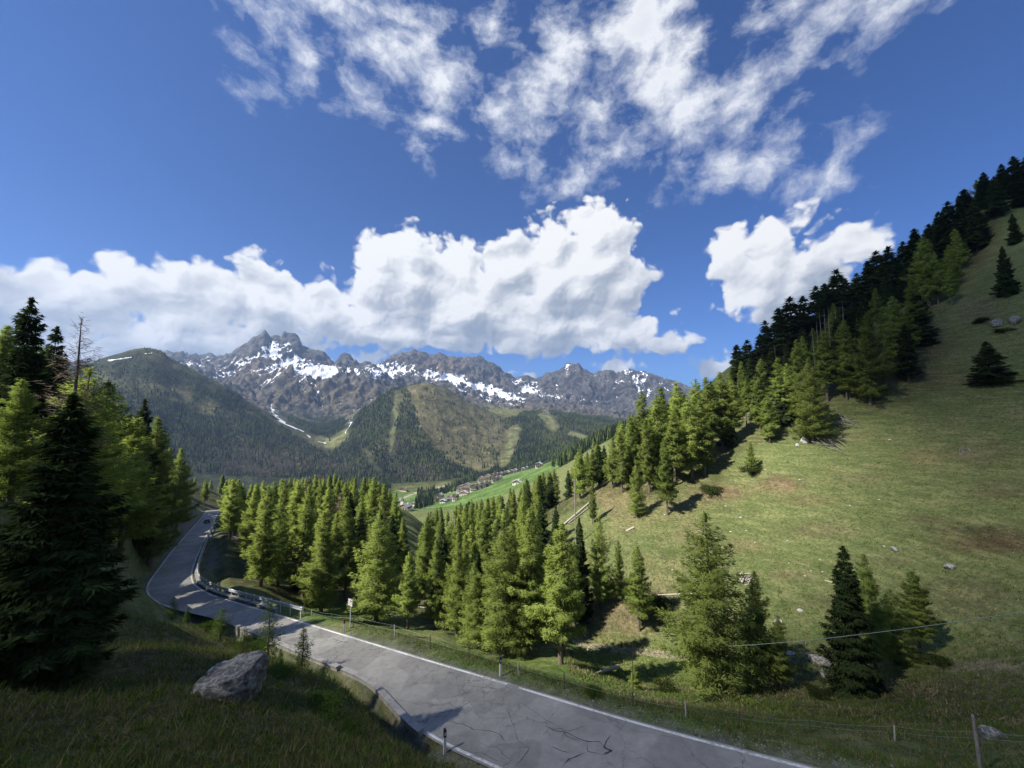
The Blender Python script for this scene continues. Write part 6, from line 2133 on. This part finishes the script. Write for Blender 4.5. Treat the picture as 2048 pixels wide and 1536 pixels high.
# valley trees
val = ra < 1200
dens_ = np.where(val, 0, dens_)
dens_ = np.where(val & in_px(pxt, pyt, [(860, 990), (905, 972), (930, 964), (960, 950), (1000, 940), (1060, 928), (1060, 934), (1010, 944), (960, 958), (918, 973), (915, 985), (860, 1000)]) & (ra > 870), 1.0, dens_)
dens_ = np.where(val & in_px(pxt, pyt, [(835, 985), (868, 980), (880, 1000), (865, 1010), (830, 1020)]), 0.9, dens_)
dens_ = np.where(val & in_px(pxt, pyt, [(1100, 935), (1170, 890), (1260, 850), (1330, 800), (1400, 830), (1200, 930)]), 0.9, dens_)
dens_ = np.where(val & in_px(pxt, pyt, [(690, 968), (780, 962), (780, 985), (690, 1000)]), 0.8, dens_)
# trees standing hidden behind land nearer by are left out
gridA = np.radians(np.arange(-52, 37, 0.25)); gridR = np.linspace(470, 3200, 240)
GA, GR = np.meshgrid(gridA, gridR, indexing='ij')
GE = base_h((GR * np.sin(GA)).ravel(), (GR * np.cos(GA)).ravel()).reshape(GA.shape) / GR
GM = np.maximum.accumulate(GE, axis=1)
ia = np.clip(((aa - gridA[0]) / (gridA[1] - gridA[0])).round().astype(int), 0, len(gridA) - 1); ir = np.clip(((ra - 470) / (gridR[1] - gridR[0])).astype(int) - 1, 0, len(gridR) - 1)
vis = (Zt + 16) / ra > GM[ia, ir]
cellsize = np.where(val, 1.6, 0.80)
keep_ = (gq.random(NC) < np.clip(dens_, 0, 1) * cellsize) & vis
Xt, Yt, Zt, pxt, pyt, ra = (q[keep_] for q in (Xt, Yt, Zt, pxt, pyt, ra))
nt = len(Xt)
print('far trees', nt)
dead = np.clip(1.2 * np.exp(-(((pxt - 520) / 110) ** 2 + ((pyt - 930) / 40) ** 2)) + np.exp(-(((pxt - 850) / 40) ** 2 + ((pyt - 945) / 22) ** 2)) + np.exp(-(((pxt - 790) / 16) ** 2 + ((pyt - 900) / 50) ** 2)) + 0.5 * np.exp(-(((pxt - 690) / 40) ** 2 + ((pyt - 940) / 30) ** 2)) + .5 * np.exp(-(((pxt - 1140) / 50) ** 2 + ((pyt - 865) / 16) ** 2)), 0, 1)
u = gq.random(nt)
larchy = np.clip(0.35 + 1.0 * fbm(Xt / 120, Yt / 120, 3, 207) + 0.4 * np.exp(-(((pxt - 480) / 130) ** 2 + ((pyt - 850) / 30) ** 2)), 0, 1)
isd = u < dead * 0.75 * (1 + fbm(Xt / 60, Yt / 60, 2, 209))
isl = (~isd) & (gq.random(nt) < larchy)
tc = np.where(isd[:, None], np.array([0.115, 0.092, 0.082]), np.where(isl[:, None], np.array([0.070, 0.092, 0.030]), np.array([0.020, 0.031, 0.017])))
tc = tc * gq.uniform(0.75, 1.3, (nt, 1))
hgt = gq.uniform(8, 18, nt) * np.where(ra < 1200, 0.95, 1.0) * np.where(pyt < 780, 0.6, 1)
wid = hgt * gq.uniform(0.13, 0.19, nt) * np.where(isd, 0.6, 1)
S_ = 5
ang = np.arange(S_) * 2 * math.pi / S_
tmpl_v, tmpl_f = [], []
for (z0, r0, z1) in ((0.06, 1.0, 0.62), (0.34, 0.72, 0.84), (0.62, 0.42, 1.0)):
    k0 = len(tmpl_v)
    for q in range(S_):
        tmpl_v.append((math.cos(ang[q] + z0 * 9) * r0, math.sin(ang[q] + z0 * 9) * r0, z0))
    tmpl_v.append((0, 0, z1))
    tmpl_f += [(k0 + q, k0 + (q + 1) % S_, k0 + S_) for q in range(S_)]
tmpl_v = np.array(tmpl_v); tmpl_f = np.array(tmpl_f)
jit = gq.uniform(0.6, 1.35, (nt, len(tmpl_v), 1))
jit[:, S_::S_ + 1] = 1
V = tmpl_v[None] * 1.0
V = np.repeat(V, nt, 0)
V[..., :2] *= jit * wid[:, None, None]
V[..., 2] = V[..., 2] * hgt[:, None] - (jit[..., 0] - 1) * 0.05 * hgt[:, None] * (tmpl_v[None, :, 2] < 0.63)
V += np.stack([Xt, Yt, Zt - 0.3], -1)[:, None]
Fq = tmpl_f[None] + (np.arange(nt) * len(tmpl_v))[:, None, None]
mtr, N, b, _ = material('far_tree_foliage', 0.95, 0.05)
a_ = N.n('ShaderNodeAttribute', attribute_name='albedo')
N.set(b.inputs['Base Color'], a_.outputs['Color'])
link('forest', mesh_np('forest', V.reshape(-1, 3), Fq.reshape(-1, 3), [mtr], False, None, {'albedo': np.repeat(tc, len(tmpl_v), 0)}), None, kind='stuff')

# ------------------------------------------------------------------ grass
mg = needle_mat('grass_blades', (0.060, 0.095, 0.025), (0.115, 0.14, 0.05), 0.3, 0.0)
mgd = needle_mat('dry_grass_blades', (0.17, 0.14, 0.075), (0.27, 0.23, 0.13), 0.3, 0.0)
mgl = needle_mat('lush_grass_blades', (0.080, 0.135, 0.022), (0.13, 0.19, 0.035), 0.35, 0.0)


def grass(name, n, sampler, hlo, hhi, wd, mats, weights, blades=4, filt=None):
    g = np.random.default_rng(abs(hash(name)) % 1000 if False else len(name) * 37 + n % 97)
    X, Y = sampler(g, n)
    Z = ground(X, Y)
    d = np.minimum(seg_dist(X, Y, LEFT[::4, :2]), seg_dist(X, Y, RIGHT[::4, :2]))
    ok = (~in_poly(X, Y, ROAD_POLY[::2])) & (d > 0.45 + 0.5 * g.random(n)) & (Z > -200)
    if filt is not None:
        ok &= filt(X, Y, Z, g)
    X, Y, Z = X[ok], Y[ok], Z[ok]
    m = len(X)
    sz = g.uniform(hlo, hhi, m) * np.clip(0.8 + 0.8 * fbm(X / 2.2, Y / 2.2, 3, 17), 0.35, 1.6)
    p = np.repeat(np.stack([X, Y, Z - 0.02], -1), blades, 0)
    p[:, :2] += g.normal(0, 0.06 + 0.12 * hhi, (m * blades, 2))
    dd = np.column_stack([g.normal(0, 0.55, (m * blades, 2)), np.ones(m * blades)])
    v = needles(p, dd, np.repeat(sz, blades), np.full(m * blades, wd) * g.uniform(.6, 1.4, m * blades), g)
    f = np.arange(len(v)).reshape(-1, 3)
    pn = fbm(X / 5, Y / 5, 3, 19)
    w = np.cumsum(weights) / np.sum(weights)
    mi = np.searchsorted(w, np.clip(g.random(m) * 0.6 + 0.2 + 0.55 * pn, 0, 0.999))
    link(name, mesh_np(name, v, f, mats, False, np.repeat(np.clip(mi, 0, len(mats) - 1), blades)), None, kind='stuff')


def samp_near(g, n):
    r = np.exp(g.uniform(math.log(6.5), math.log(36), n)); a = np.radians(g.uniform(-62, 62, n))
    return r * np.sin(a), r * np.cos(a)


def samp_slope(g, n):
    r = np.exp(g.uniform(math.log(36), math.log(150), n)); a = np.radians(g.uniform(-2, 58, n))
    return r * np.sin(a), r * np.cos(a)


grass('grass', 72000, samp_near, 0.12, 0.44, 0.028, [mg, mgd, mgl], [0.5, 0.2, 0.3], 4)
grass('hillside_grass', 60000, samp_slope, 0.16, 0.48, 0.085, [mgd, mg, mgl], [0.36, 0.34, 0.30], 3, lambda X, Y, Z, g: X > 6)
grass('weeds', 5200, samp_near, 0.10, 0.26, 0.075, [mgl, mg], [0.7, 0.3], 5)
# pale dead stems along the dry watercourse in the gully
def stream():
    pl = np.array([hit(*q, 35, 90) for q in [(1168, 1290), (1200, 1296), (1240, 1300), (1290, 1306), (1335, 1310), (1385, 1316)]])
    p = dense(pl, 0.02)
    g = np.random.default_rng(5)
    i = g.integers(0, len(p), 2200)
    q = p[i] + np.column_stack([g.normal(0, 0.28, (2200, 2)), np.zeros(2200)])
    q[:, 2] = ground(q[:, 0], q[:, 1]) + 0.03
    dd = np.column_stack([g.normal(0, 1, (2200, 2)), np.abs(g.normal(0.2, 0.25, 2200))])
    v = needles(q, dd, g.uniform(0.15, 0.5, 2200), np.full(2200, 0.07), g)
    mm = needle_mat('bleached_stems', (0.36, 0.32, 0.22), (0.55, 0.50, 0.38), 0.1, 0.0)
    link('dry_reeds', mesh_np('dry_reeds', v, np.arange(len(v)).reshape(-1, 3), [mm], False), None, kind='stuff')


stream()
# yellow flowers on the lit verge
def flowers():
    g = np.random.default_rng(9)
    q = np.array([hit(x, y, 12, 60) for x, y in zip(g.normal(590, 18, 26), g.normal(1227, 3, 26))] + [hit(x, 1452 + (x - 1450) * 0.07 + g.normal(0, 8), 12, 40) for x in g.uniform(1440, 1900, 50)])
    q[:, 2] += 0.15
    q = np.repeat(q, 3, 0) + g.normal(0, 0.05, (len(q) * 3, 3))
    v = needles(q, g.normal(size=q.shape) + [0, 0, 1], np.full(len(q), 0.028), np.full(len(q), 0.028), g)
    mm = needle_mat('yellow_petals', (0.55, 0.40, 0.02), (0.65, 0.50, 0.04), 0.2, 0.0)
    link('wild_flowers', mesh_np('wild_flowers', v, np.arange(len(v)).reshape(-1, 3), [mm], False), None, kind='stuff')


flowers()
# gravel on the shoulders
def gravel():
    g = np.random.default_rng(21)
    n = 5200
    src = [RIGHT[(RIGHT[:, 1] < 70) & (RIGHT[:, 1] > 6)], LEFT[(LEFT[:, 1] < 60) & (LEFT[:, 1] > 6)]]
    P_ = []
    for pl, side, k in ((src[0], -1, 3800), (src[1], 1, 1400)):
        a, nn = edge_frame(pl, 0.0, side)
        i = g.integers(0, len(a), k)
        o = np.abs(g.normal(0.3, 0.35, k)) + 0.08
        q = a[i].copy(); q[:, :2] += nn[i] * o[:, None] + g.normal(0, 0.25, (k, 2)) * 0.6
        P_.append(q)
    q = np.vstack(P_)
    q = q[~in_poly(q[:, 0], q[:, 1], ROAD_POLY[::2])]
    q[:, 2] = ground(q[:, 0], q[:, 1])
    m = len(q)
    s = g.uniform(0.015, 0.05, m)
    t = np.array([(1, 0, -.3), (-.5, .87, -.3), (-.5, -.87, -.3), (0.1, 0.1, .8)])
    V = t[None] * s[:, None, None] * g.uniform(0.6, 1.4, (m, 4, 3)) + q[:, None]
    Fx = np.array([(0, 1, 3), (1, 2, 3), (2, 0, 3)])[None] + (np.arange(m) * 4)[:, None, None]
    link('gravel', mesh_np('gravel', V.reshape(-1, 3), Fx.reshape(-1, 3), [plain('gravel_stone', (0.30, 0.29, 0.27), 0.95, 0.1, 0.3, 3.0)], False), None, kind='stuff')


gravel()
# ------------------------------------------------------------------ unseen cloud behind the camera, added and shaped to shade the near ground
SD = np.array(SUN_DIR)
ALT = 1500.0


def shade_mask(x, y):
    """How deep in cloud shade a place (plan position) lies, as in the photograph."""
    edge = np.array([(-400, 330), (-180, 205), (-116, 132), (-74, 84), (-52, 58), (-40, 43), (-31, 33), (-22, 27), (-14, 25), (-6, 26.5), (3, 31), (12, 37), (22, 45), (40, 58), (64, 76), (84, 100), (96, 130), (106, 165), (126, 230), (165, 330)], float)
    poly = np.vstack([edge, [(900, 700), (900, -500), (-400, -500)]])
    d = seg_dist(x, y, edge)
    ins = in_poly(x, y, poly)
    sd = np.where(ins, d, -d)
    w = 7 + 0.20 * np.hypot(x - 0, y - 24)
    return np.clip((sd + 0.35 * w + 5 * fbm(x / 40, y / 40, 3, 55)) / w, 0, 1)


def shade_cloud():
    gx = np.arange(-440, 760, 8.0); gy = np.arange(-420, 520, 8.0)
    GX, GY = np.meshgrid(gx, gy, indexing='ij')
    m = shade_mask(GX.ravel(), GY.ravel())
    fall = sstep(420, 300, np.hypot(GX.ravel() - 160, GY.ravel() - 40) * 0.75)
    m = m * np.clip(fall, 0, 1)
    th = 120.0 * m * (1.0 + 1.5 * sstep(9, -6, GX.ravel()) + 0.9 * sstep(60, 20, GY.ravel()) + 2.2 * sstep(66, 120, GX.ravel()) + 0.9 * sstep(48, 34, GY.ravel()) * sstep(10, 20, GX.ravel())) * (0.8 + 0.5 * fbm(GX.ravel() / 70, GY.ravel() / 70, 4, 57)) - 1.0
    zref = np.clip(ground(np.clip(GX.ravel(), -300, 260), np.clip(GY.ravel(), -40, 300)), -40, 60)
    # along the sun's rays up to the cloud's height
    t = (ALT - zref * 0) / SD[2]
    k = (ALT - zref) / SD[2]
    cx = GX.ravel() + SD[0] * k; cyy = GY.ravel() + SD[1] * k
    keepv = th > 0.0
    mid = np.stack([cx, cyy, np.full(len(cx), ALT)], -1)
    top = mid + SD * (np.maximum(th, 0) * 0.75)[:, None]; bot = mid - SD * (np.maximum(th, 0) * 0.25 + 0.02)[:, None]
    n0, n1 = GX.shape
    i = (np.arange(n0 - 1)[:, None] * n1 + np.arange(n1 - 1)[None, :]).ravel()
    f = np.stack([i, i + n1, i + n1 + 1, i + 1], -1)
    fk = keepv[f].any(1)
    f = f[fk]
    N_ = n0 * n1
    # closed skin: top, bottom and a rim
    e = np.concatenate([f[:, [0, 1]], f[:, [1, 2]], f[:, [2, 3]], f[:, [3, 0]]])
    key = np.minimum(e[:, 0], e[:, 1]).astype(np.int64) * N_ + np.maximum(e[:, 0], e[:, 1])
    uq, idx, cnt = np.unique(key, return_index=True, return_counts=True)
    rim = e[idx[cnt == 1]]
    fr = np.stack([rim[:, 1], rim[:, 0], rim[:, 0] + N_, rim[:, 1] + N_], -1)
    V = np.vstack([top, bot])
    Fx = np.vstack([f, f[:, ::-1] + N_, fr])
    used = np.unique(Fx); mp = np.zeros(len(V), int); mp[used] = np.arange(len(used))
    mc = bpy.data.materials.new('cloud_vapour'); mc.use_nodes = True; mc.node_tree.nodes.clear()
    Nn = NT(mc.node_tree)
    vol = Nn.n('ShaderNodeVolumePrincipled'); vol.inputs['Color'].default_value = (0.96, 0.97, 0.98, 1); vol.inputs['Density'].default_value = 0.0085
    vol.inputs['Anisotropy'].default_value = 0.4
    Nn.n('ShaderNodeOutputMaterial', ins={'Volume': vol.outputs[0]})
    me = mesh_np('cloud', V[used], mp[Fx], [mc], True)
    link('cloud', me, None, label='unseen cloud behind the camera, shaped to lay shade on the near slopes', category='cloud')


shade_cloud()

# ------------------------------------------------------------------ the air
def haze():
    s_ = Soup()
    lo, hi_ = -330.0, 1330.0
    s_.box((0, 0, (lo + hi_) / 2), (20600, 20600, hi_ - lo))
    m = bpy.data.materials.new('air'); m.use_nodes = True; m.node_tree.nodes.clear()
    Nn = NT(m.node_tree)
    vol = Nn.n('ShaderNodeVolumePrincipled'); vol.inputs['Color'].default_value = (0.42, 0.62, 1.0, 1); vol.inputs['Density'].default_value = 0.00007
    vol.inputs['Anisotropy'].default_value = 0.2
    Nn.n('ShaderNodeOutputMaterial', ins={'Volume': vol.outputs[0]})
    link('haze', s_.mesh('haze', m, False), None, kind='stuff')


haze()
tot = sum(len(o.data.polygons) for o in set(bpy.data.objects) if o.type == 'MESH')
print('unique mesh faces', sum(len(m.polygons) for m in bpy.data.meshes), 'z', Zf.min(), Zf.max(), Zn.min(), Zn.max())
